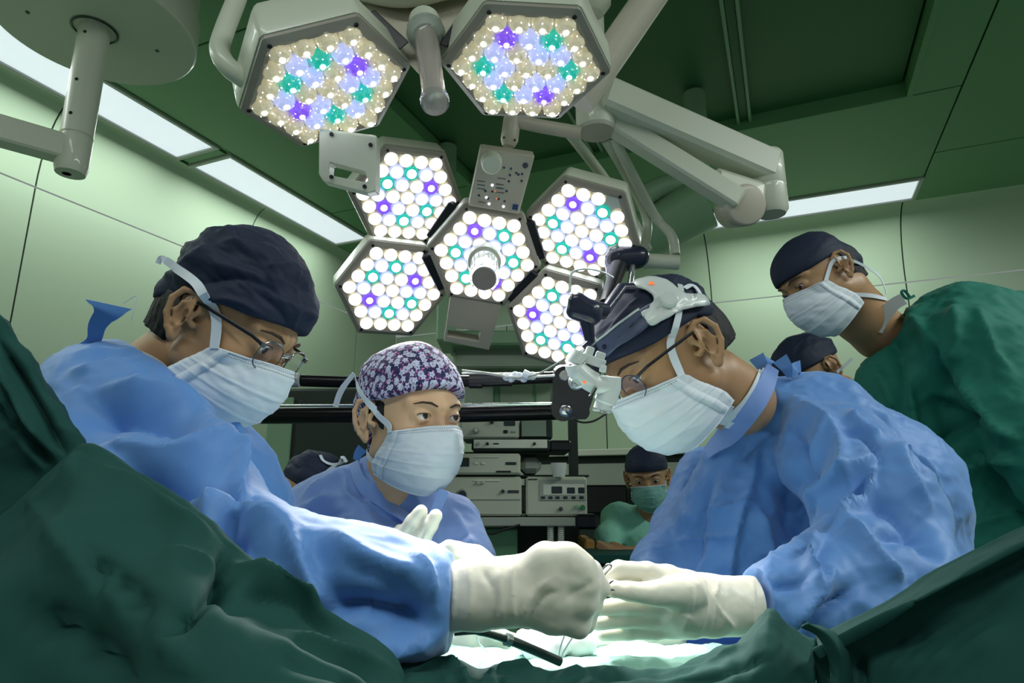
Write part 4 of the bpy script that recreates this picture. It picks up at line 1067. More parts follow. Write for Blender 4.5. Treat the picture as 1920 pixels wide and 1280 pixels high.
    sculpt('glove', f, lo, hi, .002, 'glove', p2, lambda V, N: nz3(V, 34., 8., (1, 1, 1), 'n', 3)*.0012+folds(V, N, [([(870, 1050), (866, 1065), (866, 1080)], 3, -.002), ([(860, 1048), (840, 1062), (820, 1070)], 4, -.002)]), 'h2', 'gloved hand lying flat behind the fist')

# =================================================================== right surgeon
if want('3'):
    p3 = root('person', K(.5, 1.0, -.9), 'surgeon at the right bent forward in profile with a headlamp, glasses, mask and blue gown', 'person')
    H3 = Head(pq(1322, 645, .95), (-.72, -.41, -.53), (-.50, .06, .85), 1.05); H3.report('3')
    body_head(p3, H3, [(1330, 715, 1.035, 68), (1385, 750, 1.06, 66)], lids=True, tree='p3', h=.0018)
    eyes(H3, p3, (-.6, -.3, -.8))
    hair_part(p3, H3, -.030, -.030, .05)
    brim3 = lambda L: np.where(L[:, 1] > -.03, .040+.10*(L[:, 1])+.9*np.clip(L[:, 1]-.05, 0, 1)**1.5, .036+.5*(L[:, 1]+.03))
    cap_part(p3, H3, 'navy', 'p3', brim3, c=(0, -.002, .050), r=(.085, .110, .082), wr=.003, seed=13.,
             fl=[([(1130, 640), (1180, 570), (1240, 545)], 6, .004), ([(1140, 660), (1200, 600), (1270, 575)], 6, -.002), ([(1270, 560), (1330, 575), (1360, 600)], 7, .003)], label='navy surgical cap under the headlamp band')
    _, mg = mask_part(p3, H3, tree='p3m', seed=7.1, puff=.004, drop=.004, label='white surgical mask puffed out below the chin')
    ribbon('mask_strap', [(1275, 552), (1270, 590), (1262, 620), (1255, 650), corner(H3, mg)], ['p3'], (.009, .011, .013), 'mask_white', p3, off=.004)
    ribbon('mask_strap', [corner(H3, mg, False), (1352, 790), (1375, 772), (1402, 742), (1425, 700)], ['p3'], (.012, .013, .012), 'mask_white', p3, off=.004)
    ribbon('mask_strap', [(1282, 545), (1300, 540), (1318, 572)], ['p3'], (.008, .008), 'mask_white', p3, off=.004)
    glasses(p3, H3, None, ['p3'], wide=.028, hgt=.019, oval=2.0)
    gch = [[(1440, 770, 1.12, 62), (1520, 810, 1.12, 108), (1640, 925, 1.12, 142), (1600, 1120, 1.12, 200), (1540, 1500, 1.15, 200)],
           [(1400, 880, 1.14, 80), (1380, 990, 1.14, 110), (1370, 1130, 1.14, 150), (1400, 1500, 1.15, 220)],
           [(1560, 850, 1.0, 100), (1640, 960, .86, 105), (1650, 1080, .78, 118), (1560, 1120, .74, 104), (1470, 1132, .71, 72), (1424, 1130, .70, 60)],
           [(1330, 900, 1.3, 60), (1270, 1000, 1.25, 50), (1240, 1060, 1.15, 45), (1190, 1170, .95, 40)]]
    f, lo, hi = chainf(gch, .035)
    def g3(P):
        d = f(P); d = smax(d, -rc(P, pq(1330, 690, 1.02), 84*1.02/F, pq(1390, 752, 1.06), 74*1.06/F), .006)
        q = P-pq(1422, 1130, .70); near = (P[:, 1] < .80)
        d = np.where(near, smax(d, -(q[:, 0]+.02*q[:, 2]), .006), d); return smax(d, -(P[:, 2]+.95), .01)
    fl3 = [([(1440, 740), (1400, 790), (1350, 840)], 12, .010), ([(1470, 750), (1430, 820), (1380, 870)], 10, -.006), ([(1480, 740), (1560, 800), (1590, 870), (1600, 960)], 16, .010), ([(1460, 800), (1500, 850), (1490, 980), (1530, 1060)], 26, -.022),
           ([(1560, 790), (1500, 900), (1495, 1000), (1525, 1050)], 12, .010), ([(1600, 740), (1660, 800), (1710, 900), (1750, 960)], 14, .008), ([(1590, 770), (1610, 800), (1660, 830)], 8, .008), ([(1580, 810), (1620, 820), (1650, 870)], 8, -.008),
           ([(1650, 850), (1590, 900), (1510, 950), (1500, 990)], 12, .012), ([(1640, 870), (1600, 940), (1540, 1000)], 14, -.012), ([(1640, 870), (1625, 930), (1590, 970), (1545, 1000)], 9, .014), ([(1545, 1000), (1520, 1040), (1530, 1110)], 10, .014),
           ([(1590, 970), (1640, 1030), (1700, 1090)], 12, .010), ([(1610, 930), (1680, 950), (1760, 1010)], 22, -.014), ([(1640, 1000), (1720, 1000), (1770, 1050)], 24, -.012), ([(1660, 840), (1720, 860), (1760, 920)], 10, .008),
           ([(1290, 960), (1370, 945), (1430, 935)], 4, .004), ([(1260, 1010), (1330, 1005), (1400, 1000)], 4, .004), ([(1400, 930), (1380, 1010), (1370, 1100)], 10, .010), ([(1340, 880), (1310, 960), (1300, 1080)], 16, -.010), ([(1420, 950), (1440, 1000), (1450, 1060)], 14, .008), ([(1560, 1060), (1540, 1110), (1490, 1180)], 14, .010), ([(1530, 1060), (1500, 1090), (1440, 1090)], 14, -.006), ([(1600, 1100), (1540, 1150), (1500, 1200)], 16, -.010), ([(1430, 800), (1410, 900), (1400, 960)], 14, .006)]
    sculpt('surgical_gown', g3, lo, hi, .0045, 'gown', p3, lambda V, N: dg(16., .008)(V, N, fl3), 'g3', 'crumpled blue surgical gown with deep folds')
    for k_, pts in enumerate(([(1440, 700, 1.08), (1428, 684, 1.075), (1418, 668, 1.08)], [(1440, 700, 1.08), (1436, 680, 1.085), (1440, 672, 1.09)], [(1480, 706, 1.08), (1474, 688, 1.075), (1462, 672, 1.08)], [(1484, 708, 1.08), (1490, 692, 1.085), (1500, 690, 1.09)])):
        ribbon('neck_tie', pts, None, (.008, .02, .026), 'gown', p3, th=.002)
    ribbon('collar', [(1448, 688), (1425, 735), (1390, 785), (1350, 830), (1330, 852)], ['g3', 'p3'], (.026, .036, .034, .026), 'gown_sheer', p3, off=.005, th=.003, sm=6)
    ribbon('undershirt_edge', [(1432, 690), (1414, 735), (1385, 775), (1362, 798)], ['p3'], (.006, .009, .007), 'mask_white', p3, th=.002)
    # near gloved hand holding the forceps
    hch = [[(1428, 1134, .70, 53), (1370, 1136, .69, 52), (1325, 1134, .68, 57), (1285, 1130, .675, 60)],
           [(1290, 1108, .672, 38), (1250, 1090, .668, 30), (1212, 1073, .662, 20), (1160, 1069, .655, 17), (1134, 1084, .65, 14.5), (1125, 1102, .648, 11.5)],
           [(1290, 1112, .655, 34), (1228, 1112, .642, 23), (1178, 1108, .636, 18), (1150, 1104, .635, 15), (1142, 1103, .635, 13)],
           [(1290, 1136, .67, 38), (1220, 1133, .666, 21), (1172, 1134, .664, 16.5), (1124, 1141, .663, 15)], [(1290, 1150, .672, 38), (1222, 1157, .67, 20), (1172, 1160, .67, 16), (1122, 1168, .671, 14)], [(1290, 1160, .674, 38), (1232, 1180, .675, 19), (1180, 1184, .678, 15), (1132, 1190, .682, 12.5)]]
    f, lo, hi = chainf(hch, .0035)
    f = gend(f, pq(1418, 1132, .70), (1, 0, 0))
    glf = [([(1300, 1072), (1325, 1130), (1310, 1195)], 4, .0025), ([(1320, 1075), (1345, 1130), (1335, 1195)], 4, -.002), ([(1285, 1075), (1300, 1120), (1280, 1190)], 5, .002), ([(1350, 1085), (1345, 1130), (1380, 1180)], 4, .002), ([(1335, 1080), (1360, 1120), (1345, 1180)], 3, -.0015), ([(1412, 1080), (1414, 1130), (1410, 1185)], 4, .0022), ([(1230, 1180), (1270, 1150), (1300, 1160)], 6, .002)]
    sculpt('glove', f, lo, hi, .002, 'glove', p3, lambda V, N: nz3(V, 34., 11., (1, 1, 1), 'n', 3)*.0012+folds(V, N, glf), 'h3', 'cream latex glove pinching the forceps')
    hch = [[(1250, 1190, .86, 36), (1190, 1185, .84, 34), (1140, 1190, .82, 30), (1100, 1195, .80, 22)], [(1130, 1200, .80, 18), (1085, 1205, .79, 13), (1060, 1215, .78, 10)], [(1120, 1180, .8, 16), (1080, 1188, .79, 12)]]
    f, lo, hi = chainf(hch, .008)
    sculpt('glove', f, lo, hi, .0022, 'glove', p3, lambda V, N: nz3(V, 34., 14., (1, 1, 1), 'n', 3)*.0012, 'h3', 'gloved far hand reaching down to the wound')

# =================================================================== assistant in green at the right
if want('4'):
    p4 = root('person', K(1.1, 1.5, -.9), 'assistant at the right edge in dark green gown, navy cap and mask', 'person')
    H4 = Head(pq(1578, 497, 1.50), (-.76, -.30, -.50), (-.46, .22, .86), .96); H4.report('4')
    body_head(p4, H4, [(1580, 545, 1.57, 46), (1612, 590, 1.60, 48), (1650, 625, 1.62, 50)], lids=True, tree='p4', h=.0022)
    eyes(H4, p4, (-.7, -.5, -.6))
    hair_part(p4, H4, -.03, -.06, .06, .003)
    brim4 = lambda L: np.where(L[:, 1] > -.02, .034+.10*(L[:, 1])+.6*np.clip(L[:, 1]-.05, 0, 1)**1.5, .030+.9*(L[:, 1]+.02))
    cap_part(p4, H4, 'navy', 'p4', brim4, c=(0, -.004, .044), r=(.082, .105, .084), wr=.0015, seed=23., h=.003, extra=lambda L, d: smin(d, ell(L, (0, -.085, .0), (.055, .042, .055)), .02))
    _, mg = mask_part(p4, H4, tree='p4m', seed=17.1, puff=.008, drop=.018, top=.012, label='pale surgical mask seen from below')
    ribbon('mask_strap', [corner(H4, mg), (1560, 490), (1588, 483)], ['p4'], (.009, .009), 'mask_white', p4, off=.003)
    ribbon('mask_strap', [corner(H4, mg, False), (1580, 553), (1625, 553), (1660, 562)], ['p4'], (.009, .010), 'mask_white', p4, off=.003)
    ribbon('mask_strap', [(1590, 484), (1640, 510), (1655, 530), (1662, 552)], ['p4'], (.006, .006), 'mask_white', p4, off=.004)
    M['undershirt'] = mat('undershirt', '#b9bdba', .7)
    ribbon('undershirt_collar', [(1694, 560, 1.52), (1674, 572, 1.53), (1658, 594, 1.54), (1646, 622, 1.55)], None, (.028, .03, .02), 'undershirt', p4, th=.004)
    gch = [[(1745, 660, 1.55, 88), (1812, 648, 1.55, 110), (1900, 700, 1.55, 150), (1950, 860, 1.55, 220)], [(1720, 745, 1.55, 108), (1760, 900, 1.55, 150), (1850, 1100, 1.5, 230), (1850, 1600, 1.42, 190)],
           [(1830, 660, 1.42, 90), (1900, 780, 1.33, 78), (1990, 900, 1.25, 75)]]
    f, lo, hi = chainf(gch, .04)
    def g4(P):
        d = f(P); d = smax(d, -rc(P, pq(1600, 560, 1.57), 62*1.57/F, pq(1655, 622, 1.60), 54*1.6/F), .008); return smax(d, -(P[:, 2]+.95), .01)
    fl4 = [([(1700, 590), (1760, 640), (1770, 700)], 14, .012), ([(1790, 560), (1800, 640), (1780, 700)], 16, .012), ([(1760, 640), (1765, 720), (1790, 740)], 14, -.02), ([(1800, 700), (1850, 780), (1920, 830)], 14, .016), ([(1830, 570), (1860, 650), (1900, 700)], 14, .01), ([(1700, 700), (1720, 800), (1715, 860)], 10, .01), ([(1740, 740), (1800, 800), (1870, 880)], 20, -.02), ([(1740, 860), (1820, 780), (1860, 800)], 16, -.014), ([(1800, 880), (1880, 860), (1920, 880)], 12, .012), ([(1640, 680), (1660, 720), (1690, 780)], 10, .008), ([(1810, 990), (1870, 970), (1920, 960)], 8, .01), ([(1660, 620), (1690, 680), (1700, 760)], 14, -.01)]
    sculpt('scrub_gown', g4, lo, hi, .0075, 'green_gown', p4, lambda V, N: dg(26., .010)(V, N, fl4), 'g4', 'dark green cloth gown')
    ribbon('neck_tie', [(1705, 556, 1.44), (1696, 545, 1.44), (1690, 548, 1.44), (1700, 560, 1.44), (1715, 554, 1.44)], None, .006, 'green_gown', p4)

# =================================================================== people further back
def simple_person(lab, ear, fwd, up, s, cap_c, neck, body, gown, hands=None, tree='x', ties=(), mask=None, h=.004, capr=(.084, .108, .088)):
    p = root('person', toW(pq(*ear))*np.array([1, 1, 0])+np.array([0, 0, .3]), lab, 'person')
    H = Head(pq(*ear), fwd, up, s); H.report(lab[:12])
    body_head(p, H, neck, tree=tree, h=.0024, lids=True)
    bf = lambda L: .034+.25*L[:, 1]
    cap_part(p, H, 'navy', tree, bf, c=(0, -.006, .050), r=capr, wr=.003, h=.003, seed=ear[0]*.01)
    if mask: mask_part(p, H, mask, tree=tree+'m', seed=3.3, puff=.004)
    f, lo, hi = chainf(body, .04)
    sculpt('gown' if gown != 'scrub' else 'scrub_top', lambda P: smax(f(P), -(P[:, 2]+1.0), .01), lo, hi, .009, gown, p, lambda V, N: dg(3.)(V, N, []))
    for t in ties: ribbon('cap_tie', t, [tree], .008, 'mask_white', p, off=.004, fallback=ear[2])
    return p, H
if want('5'):
    simple_person('person behind the right surgeon, only the navy cap with a white strap showing', (1560, 690, 1.85), (-.7, -.3, -.55), (-.5, .2, .8), 1.0, None, [(1570, 740, 1.9, 40), (1590, 800, 1.9, 44)],
                  [[(1600, 850, 1.9, 60), (1585, 1000, 2.05, 80), (1580, 1350, 2.15, 80)]], 'gown', ties=[[(1598, 672), (1585, 684), (1570, 696), (1562, 702)]], mask='mask', tree='p5', capr=(.086, .112, .09))
    simple_person('person behind the woman, only a slate cap tied with white tapes showing', (604, 952, 1.75), (.3, .75, -.6), (.1, -.3, .9), .98, None, [(600, 985, 1.75, 40), (600, 1030, 1.75, 44)],
                  [[(590, 1060, 1.82, 70), (580, 1300, 1.95, 90)]], 'gown', ties=[[(600, 855, 1.66), (606, 866), (622, 872), (640, 868), (648, 860, 1.68)], [(628, 872), (612, 884), (603, 900)], [(634, 868), (642, 856, 1.68), (650, 866, 1.68)]], tree='p6', capr=(.086, .105, .09))
if want('7'):
    p7, H7 = simple_person('nurse in pale green scrubs seated in the far background with folded arms', (1252, 893, 2.55), (-.18, -.96, -.1), (-.10, .1, .98), 1.0, None, [(1224, 935, 2.58, 24), (1215, 985, 2.6, 30)],
                  [[(1160, 975, 2.6, 30), (1215, 985, 2.62, 36), (1262, 975, 2.6, 34)], [(1205, 1020, 2.62, 56), (1200, 1120, 2.62, 60), (1200, 1400, 2.62, 62)], [(1158, 975, 2.6, 28), (1140, 1010, 2.5, 22), (1145, 1028, 2.42, 14)], [(1262, 975, 2.6, 28), (1285, 1030, 2.5, 24)]], 'scrub', mask='mask_green', tree='p7')
    eyes(H7, p7, (-.15, -.9, -.35))
    ch = [[(1150, 1028, 2.4, 13), (1175, 1036, 2.36, 11), (1215, 1030, 2.36, 10)], [(1128, 1022, 2.36, 8), (1140, 1030, 2.36, 11), (1165, 1040, 2.34, 11)], [(1122, 1016, 2.35, 4), (1136, 1024, 2.35, 6)], [(1121, 1024, 2.35, 4), (1136, 1030, 2.35, 6)], [(1124, 1032, 2.35, 4), (1138, 1035, 2.35, 6)], [(1129, 1040, 2.35, 4), (1142, 1040, 2.35, 6)]]
    f, lo, hi = chainf(ch, .008); sculpt('folded_arms', f, lo, hi, .004, 'skin', p7)
# =================================================================== drapes and table
def sheet(name, rows, m, parent, fl=(), amp=.006, seed=0., scale=7., nu=10, nv=8, th=.002, tree=None, label=None, fk=1.):
    """cloth through a grid of (px, py, depth) points, folded along pixel polylines"""
    G = np.array([[pq(*p) for p in r] for r in rows])
    def interp(A, n):   # Catmull-Rom along axis 0
        P = np.concatenate([[2*A[0]-A[1]], A, [2*A[-1]-A[-2]]]); out = []
        for i in range(1, len(P)-2):
            for k in range(n):
                t = k/n; a, b, c, d = P[i-1], P[i], P[i+1], P[i+2]
                out.append(.5*((2*b)+(c-a)*t+(2*a-5*b+4*c-d)*t*t+(3*b-a-3*c+d)*t**3))
        out.append(P[-2]); return np.array(out)
    G = interp(G, nv); G = np.swapaxes(interp(np.swapaxes(G, 0, 1), nu), 0, 1)
    a, b = G.shape[:2]; V = G.reshape(-1, 3)
    du = np.gradient(G, axis=1).reshape(-1, 3); dv = np.gradient(G, axis=0).reshape(-1, 3); N = np.cross(du, dv); N /= np.linalg.norm(N, axis=1)[:, None]+1e-12
    if (N*-V).sum() < 0: N = -N
    q = nz3(V, scale, seed, (1, 1, 1), 'r', 3); q = (q-q.mean())*amp+nz3(V, scale*5, seed+3, (1, 1, 1), 'n', 3)*amp*.25
    V = V+N*(q+(folds(V, N, fl)*fk if fl else 0))[:, None]
    Q = np.array([(j*b+i, j*b+i+1, (j+1)*b+i+1, (j+1)*b+i) for j in range(a-1) for i in range(b-1)])
    fn = np.cross(V[Q[:, 1]]-V[Q[:, 0]], V[Q[:, 2]]-V[Q[:, 0]])
    if (fn*N[Q[:, 0]]).sum() < 0: Q = Q[:, ::-1].copy()
    o = finish(name, V, Q, m, parent, label, tree); s_ = o.modifiers.new('thick', 'SOLIDIFY'); s_.thickness = th; s_.offset = -1
    return o
if want('d'):
    tbl = root('operating_table', K(.03, .75, -1.0)*np.array([1, 1, 0]), 'operating table hidden under the green drapes below the hands', 'operating table')
    ex, ey = (1, 0, 0), (0, 1, 0)
    tc = K(.02, .74, -.4); 
    mb = MB(); mb.box((tc[0], tc[1], .93), ((1, 0, 0), (0, 1, 0), (0, 0, 1)), (.40, .17, .035), bev=.02); build('mattress', mb, 'black', tbl)
    mb = MB(); mb.box((tc[0], tc[1], .875), ((1, 0, 0), (0, 1, 0), (0, 0, 1)), (.40, .16, .018), bev=.004); build('table_top', mb, 'steel', tbl)
    mb = MB(); mb.box((tc[0], tc[1], .47), ((1, 0, 0), (0, 1, 0), (0, 0, 1)), (.12, .10, .39), bev=.01); build('column', mb, 'steel', tbl)
    mb = MB(); mb.box((tc[0], tc[1], .06), ((1, 0, 0), (0, 1, 0), (0, 0, 1)), (.35, .2, .06), bev=.02); build('base', mb, 'grey_plastic', tbl)
    # pale towels round the wound
    o = sheet('towel', [[(640, 1262, .84), (760, 1226, .84), (850, 1206, .84), (960, 1208, .84), (1080, 1208, .84), (1180, 1200, .84), (1300, 1208, .84), (1420, 1216, .84), (1560, 1240, .84)],
                        [(600, 1290, .74), (740, 1240, .74), (840, 1216, .74), (960, 1220, .74), (1090, 1222, .74), (1200, 1212, .74), (1310, 1218, .74), (1430, 1232, .74), (1580, 1260, .74)],
                        [(560, 1360, .64), (720, 1290, .64), (830, 1262, .64), (960, 1262, .64), (1090, 1262, .64), (1220, 1256, .64), (1330, 1262, .64), (1440, 1280, .64), (1600, 1320, .64)],
                        [(540, 1500, .60), (700, 1440, .60), (820, 1420, .60), (960, 1420, .60), (1090, 1420, .60), (1230, 1410, .60), (1340, 1420, .60), (1450, 1440, .60), (1620, 1480, .60)]], 'mint', None,
              [([(760, 1240), (820, 1222), (900, 1214)], 6, .008), ([(900, 1216), (1000, 1230), (1100, 1236)], 6, .005), ([(1180, 1206), (1260, 1216), (1360, 1226)], 5, .006), ([(1100, 1240), (1200, 1226), (1400, 1240)], 5, .005)], amp=.008, scale=14, seed=2.)
    tag(o, 'pale mint towels laid around the wound under the hands', 'towel')
    # dark drape in front, bottom of the frame
    xs = [(560, 1200), (660, 1222), (735, 1252), (800, 1228), (850, 1222), (905, 1248), (960, 1244), (1030, 1252), (1100, 1246), (1180, 1258), (1260, 1240), (1330, 1224), (1390, 1206), (1424, 1160), (1446, 1146), (1478, 1176), (1530, 1204)]
    top = [(x, y, .56-.06*max(0, min(1, (780-x)/80))) for x, y in xs]
    rows = [[(x, y+70, d+.05) for x, y, d in top], [(x, y+14, d+.022) for x, y, d in top], top, [(x, y+22, d-.022) for x, y, d in top], [(x, y*.5+660, d-.05) for x, y, d in top], [(x, 1370, d-.07) for x, y, d in top], [(x, 1560, d-.10) for x, y, d in top]]
    o = sheet('front_drape', rows, 'drape', None, [([(835, 1222), (860, 1250), (880, 1290)], 7, .008), ([(900, 1230), (925, 1255), (940, 1290)], 6, -.006), ([(1000, 1250), (940, 1262), (900, 1290)], 7, .008), ([(1100, 1244), (1060, 1262), (1020, 1290)], 8, .007), ([(1110, 1260), (1160, 1275), (1200, 1290)], 8, -.007),
              ([(1230, 1260), (1320, 1250), (1400, 1215), (1430, 1170)], 10, .008), ([(1250, 1285), (1360, 1265), (1450, 1230)], 10, -.008), ([(720, 1250), (705, 1230), (690, 1222)], 5, -.006), ([(640, 1232), (680, 1245), (740, 1270)], 9, .006)], amp=.006, scale=11, seed=5., nu=12, nv=10)
    tag(o, 'dark green drape rumpled along the bottom edge of the picture', 'drape')
    # big drape mound at the left
    e = [(-260, 1180, .50), (-120, 1050, .51), (0, 962, .52), (60, 918, .525), (112, 868, .53), (152, 834, .53), (200, 848, .525), (290, 905, .52), (370, 960, .50), (425, 1006, .49), (500, 1064, .485), (580, 1124, .485), (650, 1168, .485), (715, 1212, .485), (752, 1262, .49), (770, 1330, .49)]
    rows = [[(x+14, y+120, d+.07) for x, y, d in e], [(x+5, y+22, d+.028) for x, y, d in e], e, [(x-4, y+26, d-.016) for x, y, d in e], [(x-14, y+90, d-.05) for x, y, d in e], [(x*.95-40, y*.55+600, d-.10) for x, y, d in e], [(x*.9-60, 1420+.05*y, d-.15) for x, y, d in e], [(x*.9-60, 1750, d-.17) for x, y, d in e]]
    o = sheet('draped_screen', rows, 'drape', None, [([(60, 940), (160, 1040), (260, 1140), (380, 1260)], 22, .010), ([(150, 1030), (250, 1120), (300, 1200)], 16, -.012), ([(300, 1200), (380, 1130), (440, 1080)], 16, -.010), ([(425, 1035), (412, 1080), (430, 1130), (470, 1150)], 13, -.012), ([(440, 1060), (520, 1100), (600, 1140)], 14, .012), ([(450, 1110), (540, 1130), (640, 1190)], 12, -.008), ([(150, 850), (120, 900), (60, 960)], 10, .006), ([(180, 870), (300, 950), (400, 1010)], 24, .008),
              ([(40, 1150), (150, 1200), (260, 1290)], 26, -.010), ([(100, 980), (180, 1060), (200, 1120)], 12, -.007), ([(480, 1180), (600, 1220), (720, 1250)], 16, .008), ([(520, 1230), (620, 1260), (700, 1290)], 14, -.008), ([(300, 1040), (380, 1060), (420, 1100)], 14, .006)], fk=1.5, amp=.007, scale=5, seed=8., nu=12, nv=12)
    tag(o, 'dark green drape hung over a screen, the large mound at the lower left', 'drape')
    # second drape behind it at the far left
    e = [(-200, 330, .60), (-90, 470, .60), (0, 606, .60), (50, 668, .60), (95, 738, .60), (130, 800, .60), (158, 850, .60), (190, 930, .60)]
    rows = [[(x+30, y+60, d+.08) for x, y, d in e], [(x+6, y+8, d+.02) for x, y, d in e], e, [(x-22, y+26, d-.012) for x, y, d in e], [(x-80, y+60, d-.02) for x, y, d in e], [(x-220, y+170, d-.04) for x, y, d in e], [(x-420, y+420, d-.05) for x, y, d in e]]
    o = sheet('hanging_drape', rows, 'drape', None, [([(0, 640), (60, 740), (120, 850)], 9, -.010), ([(-10, 660), (50, 770), (100, 850)], 8, .009), ([(0, 760), (50, 820), (90, 870)], 12, -.008), ([(0, 700), (30, 790), (80, 880)], 9, .008)], fk=1.8, amp=.008, scale=8, seed=18., nu=12, nv=12)
    tag(o, 'dark green drape hanging behind the mound at the far left edge', 'drape')
    # taut drape over the bar on the right
    mb = None
    a0, a1 = pq(1530, 1196, .52), pq(2080, 905, .46)
    T = [0, .12, .25, .4, .55, .7, .85, 1.0, 1.2, 1.45]
    def along(dy, dd): 
        o_ = []
        for t in T:
            p = a0+(a1-a0)*t; x, y, dep = CX+F*p[0]/p[1], CY-F*p[2]/p[1], p[1]; o_.append((x, y+dy*(1-.25*t) if dy > 60 else y+dy, dep+dd))
        return o_
    rows = [along(130, .10), along(20, .065), along(-3, .042), along(4, .03), along(16, .006), along(28, -.014), along(36, -.012), along(60, -.004), along(160, -.02), along(330, -.05), along(620, -.08)]
    o = sheet('bar_drape', rows, 'drape', None, [([(1620, 1210), (1750, 1180), (1900, 1110)], 16, -.006), ([(1640, 1250), (1780, 1230), (1900, 1180)], 18, .006), ([(1560, 1215), (1580, 1250), (1575, 1290)], 12, .008), ([(1600, 1225), (1615, 1260), (1610, 1290)], 10, -.008)], fk=1.5, amp=.004, scale=7, seed=28., nu=12, nv=6)
    tag(o, 'dark green drape stretched over a slanting rail at the lower right', 'drape')
    hf_ = sheet('hem_fold', [[(1500, 1176, .515), (1528, 1190, .505), (1546, 1216, .50), (1556, 1250, .50), (1560, 1310, .50)], [(1518, 1168, .505), (1550, 1186, .495), (1570, 1214, .49), (1578, 1250, .49), (1580, 1310, .49)], [(1540, 1172, .515), (1572, 1188, .505), (1590, 1216, .50), (1596, 1252, .50), (1598, 1310, .50)]], 'drape', o, amp=.002)
    e = [(1484, 1168, .545), (1520, 1180, .54), (1550, 1200, .53), (1572, 1232, .52), (1580, 1290, .51)]
    rows = [[(x+22, y-2, d+.01) for x, y, d in e], e, [(x-20, y+14, d-.012) for x, y, d in e], [(x-44, y+44, d-.012) for x, y, d in e], [(x-70, y+110, d-.0) for x, y, d in e]]
    # gauze, retractor tube, threads, forceps
    f, lo, hi = chainf([[(985, 1200, .70, 20), (1030, 1192, .70, 24), (1085, 1206, .70, 20), (1105, 1214, .70, 12)], [(1040, 1215, .68, 26), (1000, 1222, .68, 18)]], .012)
    o = sculpt('gauze', f, lo, hi, .003, mat('gauze', '#f2f4f4', .8), None, lambda V, N: (nz3(V, 30., 2., (1, 1, 1), 'r', 3)-1)*.004); tag(o, 'brightly lit white gauze swab on the towels below the fist', 'gauze')
    mb = MB(); mb.tube([toW(p) for p in spline([pq(852, 1186, .60), pq(900, 1184, .60), pq(950, 1198, .60), pq(1000, 1218, .61), pq(1050, 1240, .62)], 6)], [.0028]*6+[.0036]*6+[.0044]*13, 14)
    o = build('retractor_handle', mb, 'darksteel'); tag(o, 'dark steel retractor handle slanting below the cuff of the left glove', 'retractor')
    mb = MB(); mb.lathe(toW(pq(952, 1199, .60)), toW(pq(1000, 1218, .61))-toW(pq(952, 1199, .60)), [(.004, -.003), (.006, -.002), (.006, .003), (.0045, .004)], 14); c_ = build('collar', mb, 'steel', o)
    for (p_, lab) in (([(1058, 1192, .62), (1050, 1215, .63), (1048, 1235, .64)], 'white suture thread hanging beside the gauze'), ([(1078, 1188, .62), (1060, 1215, .63), (1050, 1235, .64)], 'second white suture thread, to the right of the first'), ([(893, 1190, .64), (900, 1208, .66), (915, 1222, .68)], 'white suture thread lying under the retractor handle')):
        mb = MB(); mb.tube([toW(q) for q in spline([pq(*q) for q in p_], 5)], .0008, 5); o = build('suture_thread', mb, 'mask_white'); tag(o, lab, 'thread', 'suture threads')
    fc = root('forceps', toW(pq(1130, 1090, .63)), 'steel forceps pinched between the two gloved hands', 'forceps')
    mb = MB(); mb.tube([toW(q) for q in spline([pq(1124, 1092, .635), pq(1128, 1070, .632), pq(1140, 1058, .63), pq(1146, 1062, .63), pq(1134, 1076, .632), pq(1126, 1096, .634)], 6)], .0011, 8); build('finger_ring', mb, 'steel', fc)
    mb = MB(); mb.tube([toW(q) for q in (pq(1118, 1104, .62), pq(1136, 1098, .622), pq(1150, 1088, .625))], [.0016, .0014, .0006], 8); mb.tube([toW(q) for q in (pq(1118, 1104, .62), pq(1138, 1104, .622), pq(1152, 1106, .625))], [.0016, .0012, .0005], 8); build('jaw', mb, 'darksteel', fc)
    # lower gloved hand at the left of the wound and blue sleeve
    f, lo, hi = chainf([[(850, 1202, .80, 30), (890, 1206, .79, 30), (930, 1208, .78, 22), (950, 1212, .77, 12)], [(880, 1188, .79, 16), (930, 1190, .77, 12), (965, 1196, .76, 9)], [(870, 1220, .79, 14), (930, 1222, .77, 9)]], .01)
    if want('2'):
        sculpt('glove', f, lo, hi, .0022, 'glove', p2, lambda V, N: nz3(V, 34., 31., (1, 1, 1), 'n', 3)*.0012, 'h4', 'gloved hand low behind the retractor handle')
        f, lo, hi = chainf([[(700, 1230, .90, 46), (790, 1205, .86, 44), (846, 1200, .82, 36)]], .01)
        sculpt('sleeve', f, lo, hi, .004, 'gown_sheer', p2, lambda V, N: (nz3(V, 14., 31., (1, 1, 1), 'r', 3)-1)*.004)
    f, lo, hi = chainf([[(1175, 1196, .86, 26), (1240, 1212, .88, 34), (1330, 1200, .95, 60), (1420, 1160, 1.05, 70)]], .01)
    if want('3'): sculpt('sleeve', f, lo, hi, .004, mat('blue_sleeve', '#3f6fd0', .5), p3, lambda V, N: (nz3(V, 14., 41., (1, 1, 1), 'r', 3)-1)*.004)

